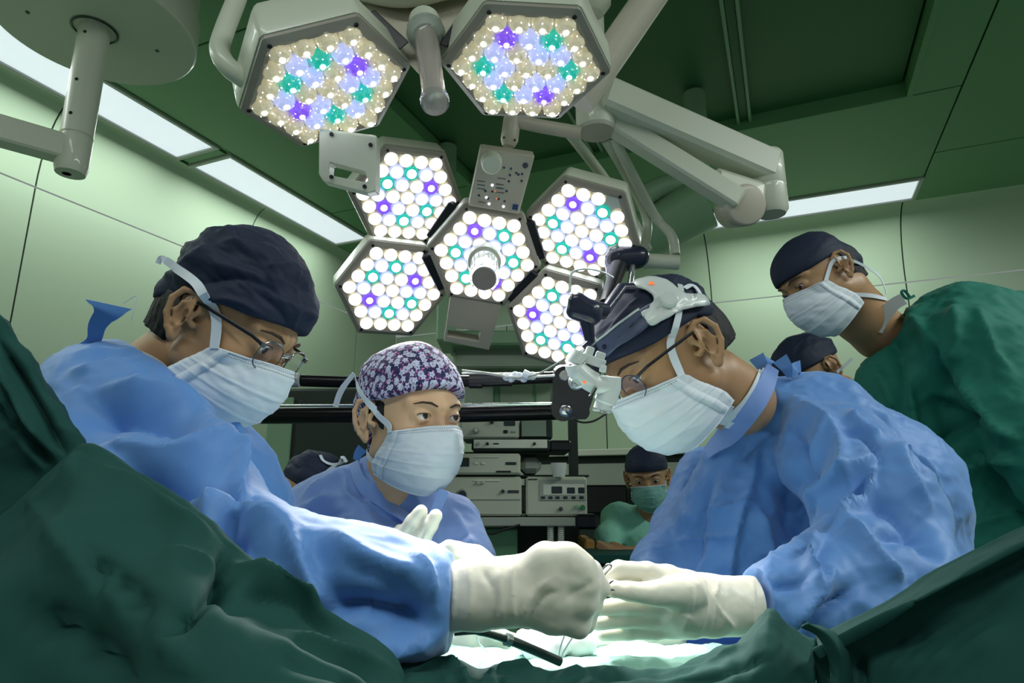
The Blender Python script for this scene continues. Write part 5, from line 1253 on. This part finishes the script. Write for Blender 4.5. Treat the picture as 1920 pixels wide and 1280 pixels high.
# =================================================================== black support arm behind the woman
if want('a'):
    ba = root('support_arm', W(1070, 740, 1.36), 'black double-tube support arm with a bolted end plate, behind the woman in the flowered cap', 'support arm')
    D = 1.36
    mb = MB(); mb.tube([W(300, 712, D+.1), W(520, 712, D), W(640, 716, D), W(880, 714, D), W(1062, 706, D)], .0125, 16); build('upper_tube', mb, 'blackmetal', ba)
    mb = MB(); mb.tube([W(300, 780, D+.1), W(520, 779, D), W(880, 776, D), W(1066, 771, D)], .0175, 18); build('lower_tube', mb, 'blackmetal', ba)
    mb = MB(); mb.tube([W(470, 761, D-.03), W(860, 759, D-.03), W(1035, 757, D-.03)], .0032, 8); build('steel_rod', mb, 'steel', ba)
    mb = MB(); poly = []
    for (cx_, cy_, r_, a0, a1) in ((1058, 706, 20, 80, 190), (1056, 768, 22, 190, 300), (1090, 772, 16, 300, 380), (1100, 745, 12, -10, 40), (1120, 690, 14, 20, 90)):
        for k in range(6): an = math.radians(a0+(a1-a0)*k/5); poly.append((cx_+r_*math.cos(an), cy_-r_*math.sin(an)))
    mb.prism([W(x, y, D-.05) for x, y in poly], np.array(KV((0, 0, 1)))*.07); o = build('end_plate', mb, 'black', ba, smooth=False)
    for (x, y, r) in ((1058, 704, .011), (1060, 770, .013)): mb = MB(); mb.lathe(W(x, y, D-.05), KV((0, 0, -1)), [(r, 0), (r, .006), (r*.8, .008), (.001, .008)], 18); build('bolt', mb, 'steel', ba)
    mb = MB(); mb.tube([W(518, 712, D-.01), W(530, 711, D-.01), W(545, 712, D-.01), (W(562, 712, D-.01))], [.0155, .0165, .016, .015], 18)
    o = build('plastic_wrap', mb, mat('plastic_wrap', '#9fa6a4', .25, bump=[('ridge', 60, 1., .01)]), ba)
    mb = MB(); mb.tube([W(880, 713, D), W(905, 713, D)], .017, 14); mb.tube([W(905, 712, D), W(960, 711, D)], .015, 14); build('clamp', mb, 'black', ba)
    mb = MB(); mb.tube([W(980, 700, 1.30), W(990, 705, 1.3)], .01, 8)
    for i in range(7): mb.ball(W(950+i*8, 706+3*math.sin(i*2), 1.31), .009, 5)
    build('cable_sleeve', mb, 'mask_white', ba)
    p_ = [W(*p) for p in ((1240, 470, 3.0), (1060, 640, 2.2), (700, 770, 1.6))]
    # mount: back to a floor stand hidden behind the left surgeon
    mb = MB(); q = W(310, 745, D+.1); mb.tube([(q[0], q[1], .03), (q[0], q[1], q[2]+.12)], .025, 14); build('stand_post', mb, 'blackmetal', ba)
    mb = MB(); mb.lathe((q[0], q[1], 0), (0, 0, 1), [(.25, 0), (.25, .03), (.05, .06)], 24); build('stand_base', mb, 'black', ba)
    for pts, r, m, lab in (([(866, 694, 1.3), (920, 700, 1.3), (970, 708, 1.3), (1010, 700, 1.28), (1060, 672, 1.2), (1095, 655, 1.05), (1108, 640, .98)], .0022, 'grey_plastic', 'grey cable running from the headlamp along the black arm'),
                           ([(866, 700, 1.31), (900, 698, 1.31), (960, 706, 1.3), (1040, 704, 1.3)], .0026, 'white_plastic', 'white cable lying on the upper black tube'),
                           ([(1062, 772, 1.3), (1085, 790, 1.28), (1110, 790, 1.2), (1135, 776, 1.05), (1150, 765, .98)], .002, 'black', 'black cable looping from the arm end plate to the headlamp lens')):
        mb = MB(); mb.tube(spline([W(*p) for p in pts], 6), r, 8); o = build('cable', mb, m); tag(o, lab, 'cable')

# =================================================================== headlamp of the right surgeon
if want('3') and want('h'):
    hl = root('headlamp', toW(H3.pt(0, .1, .08)), 'headlamp of the right surgeon: grey headband, white top strap, black unit and angled lamp', 'headlamp')
    M['hlw'] = mat('headlamp_white', '#c9d2cf', .35, coat=.2); M['hlb'] = mat('headband', '#47516b', .5); M['sensor'] = mat('sensor_black', '#20253a', .3, coat=.3)
    patch('headband', [(1122, 643), (1160, 612), (1199, 584), (1228, 568), (1240, 580), (1222, 608), (1190, 633), (1160, 652), (1141, 668), (1130, 658)], ['p3'], 'hlb', hl, off=.004, th=.003)
    ribbon('headband_edge', [(1090, 664), (1124, 641), (1160, 610), (1200, 583)], ['p3'], (.003, .003), 'hlw', hl, off=.006, th=.003, sm=3)
    patch('top_strap', [(1184, 543), (1200, 533), (1222, 529), (1245, 534), (1264, 547), (1278, 557), (1296, 556), (1316, 565), (1319, 574), (1300, 578), (1280, 584), (1262, 591), (1250, 598), (1236, 605), (1218, 613), (1209, 600), (1203, 588), (1216, 580), (1224, 569), (1220, 556), (1205, 549)], ['p3'], 'hlw', hl, off=.008, th=.003, label='white moulded strap with a ratchet knob')
    ribbon('rear_strap', [(1272, 540), (1276, 552)], ['p3'], (.008, .008), 'hlw', hl, off=.006)
    hh = hit(1251, 570, ['p3'])
    if hh:
        mb = MB(); mb.lathe(hh[0]+hh[1]*.010, hh[1], [(.0135, 0), (.0135, .007), (.011, .009), (.001, .009)], 20); build('ratchet_knob', mb, 'hlw', hl)
    hh = hit(1222, 545, ['p3'])
    if hh:
        n_ = hh[1]; x_ = nrm(np.cross(n_, (0, 0, 1))); c0_ = hh[0]+n_*.0125; y_ = np.cross(n_, x_); mb = MB(); mb.prism([c0_+x_*.005, c0_-x_*.005+y_*.001, c0_-y_*.008], n_*.0005); build('warning_triangle', mb, 'ledo', hl, smooth=False)
    for (x, y) in ((1187, 614), (1139, 650)):
        hh = hit(x, y, ['p3'])
        if hh: mb = MB(); mb.lathe(hh[0]+hh[1]*.006, hh[1], [(.0045, 0), (.004, .002), (.001, .002)], 14); build('band_stud', mb, 'sensor', hl)
    mb = MB(); dh = .86
    f, lo, hi = chainf([[(1082, 565, dh, 18), (1105, 585, dh, 22)], [(1078, 582, dh, 17), (1110, 592, dh, 18)], [(1110, 578, dh, 16), (1135, 580, dh+.02, 12)]], .004)
    fb = lambda P: smax(f(P), np.abs((P-pq(1095, 578, dh))@nrm(arr((.1, 1, .1))))-.022, .003)
    sculpt('camera_unit', fb, lo, hi, .0022, 'sensor', hl)
    mb = MB(); mb.tube([toW(p) for p in (pq(1100, 600, dh), pq(1106, 640, dh), pq(1094, 652, dh))], [.010, .007, .006], 10); mb.tube([toW(pq(1128, 590, dh+.02)), toW(pq(1165, 540, .93)), toW(pq(1185, 540, .95))], .008, 10); build('unit_arm', mb, 'sensor', hl)
    mb = MB(); mb.tube([toW(p) for p in spline([pq(1069, 548, dh), pq(1072, 512, dh), pq(1100, 504, dh), pq(1130, 510, dh+.02), pq(1150, 520, dh+.03)], 6)], .0014, 8); build('wire_loop', mb, 'hlw', hl)
    mb = MB(); mb.tube([toW(p) for p in spline([pq(1112, 608, dh), pq(1110, 625, dh), pq(1118, 640, dh)], 5)], .002, 8); build('lead', mb, 'hlw', hl)
    d2 = .84
    mb = MB(); mb.tube([toW(p) for p in spline([pq(1088, 660, d2), pq(1076, 684, d2), pq(1096, 706, d2), pq(1120, 720, d2), pq(1140, 722, d2)], 6)], [.014]*8+[.0165]*10+[.015]*7, 16, flat=(1.15, .85, KV((0, 1, 0)))); build('lamp_body', mb, 'hlw', hl)
    mb = MB(); mb.tube([toW(p) for p in spline([pq(1142, 706, d2), pq(1140, 735, d2), pq(1133, 756, d2), pq(1129, 768, d2)], 5)], [.016]*5+[.0145]*5+[.012]*6, 18); build('lamp_head', mb, 'hlw', hl)
    mb = MB(); mb.lathe(toW(pq(1129, 768, d2)), KV((-.12, -1, -.1)), [(.0125, 0), (.0125, .003), (.010, .004), (.001, .005)], 20); build('lamp_lens', mb, 'clear', hl)
    mb = MB(); mb.ball(toW(pq(1080, 716, d2-.005)), .0105, 8); mb.ball(toW(pq(1072, 694, d2+.01)), .009, 8); build('clear_knob', mb, 'clear', hl)
    mb = MB(); a_ = (dW((1, 0, -.35)), dW((.35, 0, 1)), dW((0, 1, 0)))
    mb.box(toW(pq(1112, 676, d2)), a_, (.016, .006, .008), bev=.0015); mb.box(toW(pq(1104, 662, d2)), a_, (.005, .009, .007), bev=.0015); mb.box(toW(pq(1125, 668, d2)), a_, (.006, .006, .007), bev=.0015)
    mb.tube([toW(pq(1125, 690, d2-.01)), toW(pq(1136, 692, d2-.01))], .005, 12); build('hinge_bracket', mb, 'hlw', hl)
    mb = MB(); mb.tube([toW(pq(1117, 727, d2-.018)), toW(pq(1107, 744, d2-.02))], [.002, .0028], 8); build('adjusting_pin', mb, 'darksteel', hl)
    q = toW(pq(1091, 715, d2-.0175)); mb = MB(); mb.prism([q, q+dW((.006, 0, .001)), q+dW((.004, 0, -.004))], dW((0, -.0006, 0))); build('warning_triangle', mb, 'ledo', hl, smooth=False)

# =================================================================== ceiling booms
def obox(a, b, wd, ht, up, name, m, parent, bev=.01):
    a = arr(a); b = arr(b); d = nrm(b-a); u = arr(up); s = nrm(np.cross(d, u)); u = np.cross(s, d)
    mb = MB(); mb.box((a+b)/2, (d, s, u), (np.linalg.norm(b-a)/2, wd/2, ht/2), bev=bev); return build(name, mb, m, parent, smooth=False)
if want('b'):
    UPZ = (0, 0, 1)
    bm = root('lamp_boom', W(1118, 200, 1.62), 'cream jointed boom with round hub, two box arms and a disc-covered elbow', 'boom')
    q = W(1118, 240, 1.62); mb = MB(); mb.lathe(q, (0, 0, 1), [(.001, -.012), (.044, -.012), (.050, -.006), (.050, .0), (.051, .004), (.051, .22), (.04, .25)], 32); build('hub', mb, 'enamel', bm)
    mb = MB(); mb.lathe(q, (0, 0, -1), [(.047, .010), (.045, .014), (.001, .0145)], 28); build('hub_cap', mb, 'enamel2', bm)
    mb = MB(); mb.tube([(q[0], q[1], q[2]+.2), (q[0], q[1], ZC+.1)], .03, 16); mb.lathe((q[0], q[1], ZC+.07), (0, 0, 1), [(.12, -.04), (.12, 0)], 28); build('ceiling_column', mb, 'enamel', bm)
    obox(W(1130, 178, 1.60), W(1450, 318, 1.66), .07, .085, UPZ, 'upper_arm', 'enamel', bm)
    obox(W(1140, 225, 1.63), W(1385, 378, 1.60), .05, .055, UPZ, 'lower_arm', 'enamel', bm, .006)
    mb = MB(); e0 = W(1442, 352, 1.655); mb.lathe((e0[0], e0[1], e0[2]-.075), (0, 0, 1), [(.001, 0), (.034, 0), (.042, .012), (.042, .075), (.040, .077), (.042, .080), (.042, .165), (.038, .172), (.001, .172)], 28); build('elbow', mb, 'enamel', bm)
    mb = MB(); mb.lathe(W(1398, 384, 1.60), KV((.10, -.05, -1)), [(.045, -.08), (.052, -.07), (.053, .0), (.050, .006), (.046, .008), (.001, .010)], 36); build('elbow_disc', mb, 'enamel2', bm)
    obox(W(1325, 340, 1.62), W(1430, 372, 1.64), .075, .07, UPZ, 'elbow_cover', 'enamel', bm, .02)
    # yoke of the lower lamp
    for pts, r in (([(1060, 240, 1.66), (1130, 330, 1.80), (1185, 410, 1.84), (1215, 470, 1.82)], .014), ([(1135, 262, 1.66), (1170, 320, 1.74), (1208, 395, 1.78), (1213, 440, 1.77), (1198, 478, 1.74)], .0125), ([(1150, 258, 1.66), (1225, 400, 1.76), (1258, 440, 1.74), (1266, 478, 1.72)], .0135)):
        mb = MB(); mb.tube(spline([W(*p) for p in pts], 7), r, 14); build('yoke_tube', mb, 'enamel', bm)
    mb = MB(); mb.tube([W(1170, 486, 1.70), W(1218, 489, 1.70)], .0215, 18); mb.tube([W(1218, 489, 1.70), W(1272, 492, 1.70)], .020, 18); build('yoke_end', mb, 'enamel', bm)
    mb = MB(); mb.tube([W(945, 222, 1.62), W(1010, 236, 1.62), W(1090, 250, 1.60)], .017, 14); build('side_tube', mb, 'enamel2', bm)
    mb = MB(); mb.lathe(W(962, 212, 1.62), W(954, 270, 1.62)-W(962, 212, 1.62), [(.020, -.02), (.0215, 0), (.0215, .035), (.0225, .037), (.0225, .07), (.016, .085), (.001, .088)], 22); build('swivel', mb, 'enamel2', bm)
    mb = MB()
    for x, y in ((945, 258), (965, 263)): mb.lathe(W(x, y, 1.598), KV((0, 0, -1)), [(.003, 0), (.003, .002), (.001, .002)], 8)
    build('screw', mb, 'black', bm)
    # black grip at the end of the yoke
    f, lo, hi = chainf([[(1160, 486, 1.66, 26), (1195, 482, 1.66, 22)], [(1155, 500, 1.66, 20), (1150, 520, 1.62, 14)]], .01)
    sculpt('black_grip', f, lo, hi, .004, 'sensor' if 'sensor' in M else 'black', bm)
    mb = MB(); mb.tube([W(1160, 500, 1.62), W(1145, 545, 1.55), W(1135, 570, 1.5)], [.022, .018, .015], 16); build('grip_post', mb, 'black', bm)
    mb = MB(); mb.tube([W(1186, 500, 1.64), W(1180, 545, 1.55)], .008, 10); build('grip_post', mb, 'clear', bm)
    # upper yoke continuing to the ceiling for the upper lamp
    q = W(1250, -60, 1.32)
    mb = MB(); mb.tube([q, (q[0], q[1], ZC+.1)], .035, 14); build('yoke_column', mb, 'enamel', up)
    # round ceiling canopy with post and horizontal arm
    cn = root('ceiling_canopy', R(1.0, -2.0, ZC), 'round white ceiling canopy with a hanging post and a box arm, upper left corner', 'ceiling mount')
    z0 = 2.62; r_ = (W(178, 56, 1)-CAM); t_ = (z0-CAM[2])/r_[2]; pc = CAM+r_*t_
    dd = proj(pc)[2]; rad = 172*dd/F
    mb = MB(); mb.lathe(pc, (0, 0, 1), [(.001, 0), (rad-.006, 0), (rad, .006), (rad, .10), (rad*.97, .12), (rad*.95, ZC+.06-z0)], 64); build('canopy', mb, 'enamel', cn)
    mb = MB(); mb.lathe(pc, (0, 0, -1), [(.062, 0), (.064, .004), (.058, .006), (.057, 0)], 32, caps=False); build('trim_ring', mb, 'darksteel', cn)
    mb = MB(); pr = 26*dd/F
    zb = pc[2]-.39; mb.tube([(pc[0], pc[1], pc[2]+.05), (pc[0], pc[1], zb+.03)], pr, 24); mb.lathe((pc[0], pc[1], zb+.03), (0, 0, -1), [(pr, 0), (pr*.92, .003), (pr*.92, .006), (pr*1.02, .01), (pr*1.02, .10), (pr*.9, .12), (.001, .12)], 24); build('post', mb, 'enamel', cn)
    mb = MB()
    for h_ in (.04, .20, .31): mb.lathe((pc[0]+.003, pc[1]-pr+.001, pc[2]-h_), (.1, -1, 0), [(.005, 0), (.005, .002), (.001, .002)], 10)
    for an in (2.4, 3.6, .6, 5.1): mb.lathe((pc[0]+rad*.6*math.cos(an), pc[1]+rad*.6*math.sin(an), pc[2]), (0, 0, -1), [(.006, 0), (.005, .003), (.001, .003)], 10)
    build('screw', mb, 'darksteel', cn)
    pe = np.array([pc[0], pc[1], zb-.02]); 
    rr_ = (W(-160, 200, 1)-CAM); tt_ = (pe[2]+.01-CAM[2])/rr_[2]; pl = CAM+rr_*tt_
    obox(pe+nrm(pe-pl)*.01, pl, .065, .075, UPZ, 'box_arm', 'enamel', cn, .006)
    mb = MB(); mb.lathe((pe[0]-.01, pe[1], pe[2]-.05), (0, 0, -1), [(.02, -.01), (.03, .0), (.028, .012), (.012, .02), (.001, .02)], 14); build('end_fitting', mb, 'black', cn)
    # dim second boom housing seen behind the elbow
    fb_ = root('boom_housing', W(1260, 400, 3.0), 'grey-green rounded boom housing behind the elbow of the cream boom', 'boom')
    mb = MB(); mb.tube([W(1170, 470, 3.0), W(1320, 380, 2.9)], [.13, .15], 20, flat=(1, .8, (0, 0, 1))); build('housing', mb, 'bar', fb_)
    mb = MB(); mb.tube(spline([W(1190, 380, 2.9), W(1240, 350, 2.9), W(1300, 340, 2.9), W(1310, 300, 2.9)], 5), .05, 14); q = W(1310, 300, 2.9); mb.tube([q, (q[0], q[1], ZC+.05)], .05, 14); build('neck', mb, 'bar', fb_)

# =================================================================== equipment at the back
if want('e'):
    M['beige'] = mat('equipment_beige', '#c9ccb9', .5); M['beige2'] = mat('equipment_panel', '#dcdfd0', .5); M['dark'] = mat('dark_cabinet', '#1f2d26', .5); M['screen'] = mat('dull_screen', '#859583', .25); M['panelgreen'] = mat('cabinet_green', '#86bd90', .5); M['displ'] = mat('display_dark', '#2b3438', .3); M['cardb'] = mat('cardboard_orange', '#c59552', .7)
    ER = 2.45
    XR, ZU = arr((1, 0, 0)), arr((0, 0, 1)); YF = arr((0, 1, 0))
    def unit(x0, y0, x1, y1, dep, name, lab, cat, m='beige', deep=.28, bev=.008, group=None):
        """equipment box given by its front face in pixels; returns root and a painter for its controls"""
        c = W((x0+x1)/2, (y0+y1)/2, dep); hw = (x1-x0)/2*dep/F; hh = (y1-y0)/2*dep/F
        r = root(name, (c[0], c[1]+deep/2, c[2]-hh), lab, cat, group)
        mb = MB(); mb.box((c[0], c[1]+deep/2, c[2]), (XR, YF, ZU), (hw, deep/2, hh), bev=bev); build('case', mb, m, r, smooth=False)
        def at(x, y): q = W(x, y, dep); return arr((c[0]+(x-(x0+x1)/2)*dep/F, c[1], c[2]-(y-(y0+y1)/2)*dep/F))
        def rect(xa, ya, xb, yb, m, nm, th=.004):
            q = (at(xa, ya)+at(xb, yb))/2; mb = MB(); mb.box(q, (XR, YF, ZU), ((xb-xa)/2*dep/F, th, (yb-ya)/2*dep/F), bev=.0015); return build(nm, mb, m, r, smooth=False)
        def dial(x, y, rp, m, nm='dial', th=.014):
            mb = MB(); mb.lathe(at(x, y), (0, -1, 0), [(rp*dep/F, 0), (rp*dep/F, th*.6), (rp*.8*dep/F, th), (.001, th)], 18); return build(nm, mb, m, r)
        return r, rect, dial
    r, rect, dial = unit(862, 786, 974, 822, ER, 'light_source', 'beige medical light source with a dial, top of the equipment rack', 'medical device')
    dial(893, 807, 6, 'grey_plastic'); dial(893, 807, 3.5, 'beige2', th=.02); dial(922, 791, 4, 'black'); rect(945, 788, 966, 798, 'displ', 'display'); rect(944, 806, 952, 812, 'black', 'switch'); rect(957, 807, 967, 811, 'grey_plastic', 'button')
    r, rect, dial = unit(975, 784, 1036, 823, ER, 'monitor', 'small dull monitor beside the light source on the rack', 'monitor', 'dark'); rect(978, 786, 1024, 818, 'screen', 'screen')
    r, rect, dial = unit(884, 822, 1032, 846, ER-.03, 'camera_console', 'slim dark-framed console under the light source', 'medical device', 'dark'); rect(888, 824, 1026, 840, 'beige2', 'front_panel'); dial(914, 832, 3, 'black'); dial(1002, 832, 3, 'black'); rect(924, 830, 936, 834, 'grey_plastic', 'button'); dial(897, 832, 3.4, 'grey_plastic')
    r, rect, dial = unit(1030, 825, 1072, 846, ER-.02, 'control_box', 'black box beside the slim console', 'medical device', 'black')
    r, rect, dial = unit(826, 850, 976, 889, ER-.04, 'video_processor', 'beige processor with a dark slot in the middle of the rack', 'medical device'); rect(828, 858, 880, 874, 'dark', 'slot'); rect(948, 866, 968, 871, 'displ', 'button'); rect(930, 882, 958, 885, 'black', 'drive_slot'); rect(888, 856, 936, 858, 'beige2', 'lettering'); rect(889, 866, 896, 871, 'beige2', 'button'); rect(902, 866, 909, 871, 'beige2', 'button')
    r, rect, dial = unit(976, 857, 1015, 887, ER+.02, 'power_supply', 'rounded grey unit right of the dark-slotted processor', 'medical device', 'grey_plastic', bev=.02)
    r, rect, dial = unit(822, 894, 978, 966, ER-.05, 'insufflator', 'large beige unit with a round socket, lower left of the rack', 'medical device'); dial(867, 927, 11, 'grey_plastic', 'socket_ring', .01); dial(867, 927, 8, 'displ', 'socket', .016); rect(952, 919, 973, 924, 'displ', 'button'); dial(943, 921, 3.6, 'displ', 'button'); rect(870, 935, 976, 937, 'grey_plastic', 'panel_line'); rect(888, 900, 938, 903, 'beige2', 'lettering')
    for x in (896, 906): dial(x, 905, 2.5, 'beige', 'button')
    r, rect, dial = unit(986, 894, 1101, 966, ER-.05, 'electrosurgical_unit', 'electrosurgical unit with dark displays and a green button on the rack', 'medical device'); rect(1011, 900, 1099, 938, 'grey_plastic', 'control_panel'); rect(1018, 908, 1096, 928, 'beige2', 'control_panel', .006)
    for (a, b, c_, d_) in ((1034, 912, 1054, 925), (1063, 914, 1078, 925), (1084, 914, 1096, 925)): rect(a, b, c_, d_, 'displ', 'display', .008)
    for x in (1018, 1032, 1045, 1060, 1075, 1090): rect(x-4, 930, x+4, 935, 'displ', 'button', .007)
    rect(990, 898, 1008, 900, 'displ', 'lettering'); dial(1051, 953, 4, 'darksteel', 'socket'); dial(1092, 950, 4.5, mat('green_button', '#2c8a50', .4), 'green_button'); dial(1080, 949, 3.5, 'panelgreen', 'button')
    mb = MB(); q = W(1048, 894, ER-.05); mb.lathe(q, (0, 0, 1), [(.022, 0), (.028, .03), (.030, .052), (.027, .052), (.024, .01), (.001, .006)], 24); o = build('white_cup', mb, 'white_plastic'); tag(o, 'white cup standing on the electrosurgical unit', 'cup')
    # rack frame
    rk = root('equipment_rack', W(960, 1000, ER+.1)*np.array([1, 1, 0]), 'metal equipment rack with shelves holding the medical units', 'equipment rack')
    def shelf(x0, x1, y, dep, th=10, m='grey_plastic', nm='shelf'):
        c = W((x0+x1)/2, y+th/2, dep); mb = MB(); mb.box((c[0], c[1]+.2, c[2]), (XR, YF, ZU), ((x1-x0)/2*dep/F, .2, th/2*dep/F), bev=.003); build(nm, mb, m, rk, smooth=False)
    shelf(800, 1084, 970, ER-.08, 16); shelf(830, 1036, 847, ER-.02, 3, 'dark'); shelf(822, 1105, 890, ER-.0, 4, 'dark')
    c = W(1100, 978, ER-.08); mb = MB(); mb.box((c[0], c[1]+.05, c[2]), (XR, YF, ZU), (.042, .06, .027), bev=.01); build('end_bumper', mb, 'black', rk, smooth=False)
    for x in (845, 1078):
        q0 = W(x, 1000, ER+.3); mb = MB(); mb.box((q0[0], q0[1], .85), (XR, YF, ZU), (.02, .02, .83), bev=.004); build('upright', mb, 'dark', rk, smooth=False)
    c = W(935, 1020, ER+.1); mb = MB(); mb.box((c[0], c[1]+.1, .55), (XR, YF, ZU), (.075, .15, c[2]-.55+.06), bev=.006); build('green_side_panel', mb, 'panelgreen', rk, smooth=False)
    c = W(1010, 1020, ER+.15); mb = MB(); mb.box((c[0]+.02, c[1]+.2, .52), (XR, YF, ZU), (.16, .1, .6), bev=.006); build('rear_panel', mb, 'dark', rk, smooth=False)
    for i, x in enumerate((1032, 1052)):
        mb = MB(); pts = []
        for k in range(120):
            t = k/119; q = W(x, 985+t*60, ER-.06); pts.append(q+arr((math.cos(k*.9)*.010, math.sin(k*.9)*.010, 0)))
        mb.tube(pts, .0035, 5); o = build('coiled_cable', mb, 'beige2'); tag(o, ('left of two pale coiled cables hanging under the rack shelf', 'right of two pale coiled cables hanging under the rack shelf')[i], 'cable', 'coiled cables')
    mb = MB(); mb.tube(spline([W(*p) for p in ((890, 992, ER-.08), (920, 1000, ER-.1), (945, 993, ER-.1), (975, 984, ER-.1))], 6), .005, 8); o = build('cable', mb, 'black'); tag(o, 'black cable sagging under the rack shelf left of the coils', 'cable')
    r, rect, dial = unit(1096, 1012, 1116, 1036, ER, 'carton', 'small orange carton beside the nurse', 'carton', 'cardb')
    c = W(1104, 1036, ER); 
    # counter, wall shelf and dark cabinets
    ct = root('counter', W(1170, 1050, 2.15)*np.array([1, 1, 0]), 'dark teal counter edge in front of the seated nurse', 'counter')
    c = W(1175, 1048, 2.15); mb = MB(); mb.box((c[0], c[1]+.12, c[2]), (XR, YF, ZU), (.16, .12, .015), bev=.003); build('top', mb, 'drape', ct, smooth=False)
    mb = MB(); mb.box((c[0], c[1]+.12, (c[2]-.02)/2), (XR, YF, ZU), (.15, .11, (c[2]-.03)/2), bev=.003); build('body', mb, 'dark', ct, smooth=False)
    wsf = root('wall_counter', R(4.3, -.9, 0), 'long pale counter on dark cupboards along the back wall', 'counter')
    XB = arr((B2[0], B2[1], 0)); XA = arr((A2[0], A2[1], 0))
    def rbox(a, b, z, ha, hb, hz, nm, m, par, bev=.004): mb = MB(); mb.box(R(a, b, z), (XA, XB, ZU), (ha, hb, hz), bev=bev); return build(nm, mb, m, par, smooth=False)
    rbox(4.35, -.9, 1.50, .24, .95, .02, 'top', 'beige2', wsf); rbox(4.38, -.9, .75, .2, .93, .73, 'cupboard', 'dark', wsf)
    rbox(4.14, -1.35, 1.20, .02, .38, .08, 'drawer_front', 'black', wsf); rbox(4.16, -.9, 1.36, .006, .9, .07, 'front_panel', 'grey_plastic', wsf)
    dk = root('dark_cabinet', W(660, 900, 2.3)*np.array([1, 1, 0]), 'tall dark equipment cabinet behind the woman in the flowered cap', 'cabinet')
    c = W(640, 800, 2.3); mb = MB(); zt = W(672, 722, 2.3)[2]; mb.box((c[0], c[1]+.2, zt/2), (XR, YF, ZU), (.27, .2, zt/2-.005), bev=.01); build('case', mb, 'dark', dk, smooth=False)
    mb = MB(); mb.box((c[0]-.22, c[1]-.004, zt/2), (XR, YF, ZU), (.045, .006, zt/2-.04), bev=.003); build('edge_panel', mb, 'bar', dk, smooth=False)
    mb = MB(); mb.box((c[0]+.04, c[1]-.006, zt/2), (XR, YF, ZU), (.20, .006, zt/2-.05), bev=.003); build('door', mb, 'dark', dk, smooth=False)
    # hanging supply console behind the lower lamp
    sc_ = root('supply_console', W(960, 640, 3.2), 'grey-green ceiling supply console behind the lower lamp bracket', 'supply console')
    for (x0, y0, x1, y1, dep, m, nm) in ((835, 618, 1070, 646, 3.2, 'bar', 'shelf'), (850, 648, 1090, 690, 3.3, 'screen', 'case'), (818, 545, 846, 640, 3.1, 'bar', 'column')):
        c = W((x0+x1)/2, (y0+y1)/2, dep); mb = MB(); mb.box((c[0], c[1]+.15, c[2]), (XR, YF, ZU), ((x1-x0)/2*dep/F, .15, (y1-y0)/2*dep/F), bev=.01); build(nm, mb, m, sc_, smooth=False)
    q = W(832, 545, 3.25); mb = MB(); mb.tube([q, (q[0], q[1], ZC+.05)], .05, 16); build('drop_column', mb, 'bar', sc_)
    wd = root('wall_cabinet', W(960, 740, 3.3)*np.array([1, 1, 1]), 'pale green glazed wall cabinet seen between the black tubes', 'cabinet')
    for (x0, y0, x1, y1, dep, m, nm) in ((925, 690, 1060, 766, 3.6, 'panelgreen', 'case'), (936, 716, 998, 764, 3.58, 'wall', 'door'), (1004, 716, 1036, 764, 3.58, 'wall', 'door'), (870, 690, 925, 766, 3.5, 'screen', 'side_unit')):
        c = W((x0+x1)/2, (y0+y1)/2, dep); mb = MB(); mb.box((c[0], c[1]+.12, c[2]), (XR, YF, ZU), ((x1-x0)/2*dep/F, .12, (y1-y0)/2*dep/F), bev=.006); build(nm, mb, m, wd, smooth=False)
    r, rect, dial = unit(1236, 896, 1272, 962, 3.0, 'paper_stack', 'pale grey box standing behind the nurse', 'box', 'grey_plastic')
    st = root('stool', W(1210, 1100, 2.62)*np.array([1, 1, 0]), 'round stool under the seated nurse, hidden by the counter', 'stool')
    q = W(1205, 1130, 2.62); mb = MB(); mb.lathe((q[0], q[1], .45), (0, 0, 1), [(.001, 0), (.17, 0), (.18, .02), (.17, .05), (.001, .06)], 28); build('seat', mb, 'black', st)
    mb = MB(); mb.tube([(q[0], q[1], .03), (q[0], q[1], .46)], .025, 12); mb.lathe((q[0], q[1], 0), (0, 0, 1), [(.22, 0), (.22, .02), (.03, .05)], 24); build('pedestal', mb, 'steel', st)
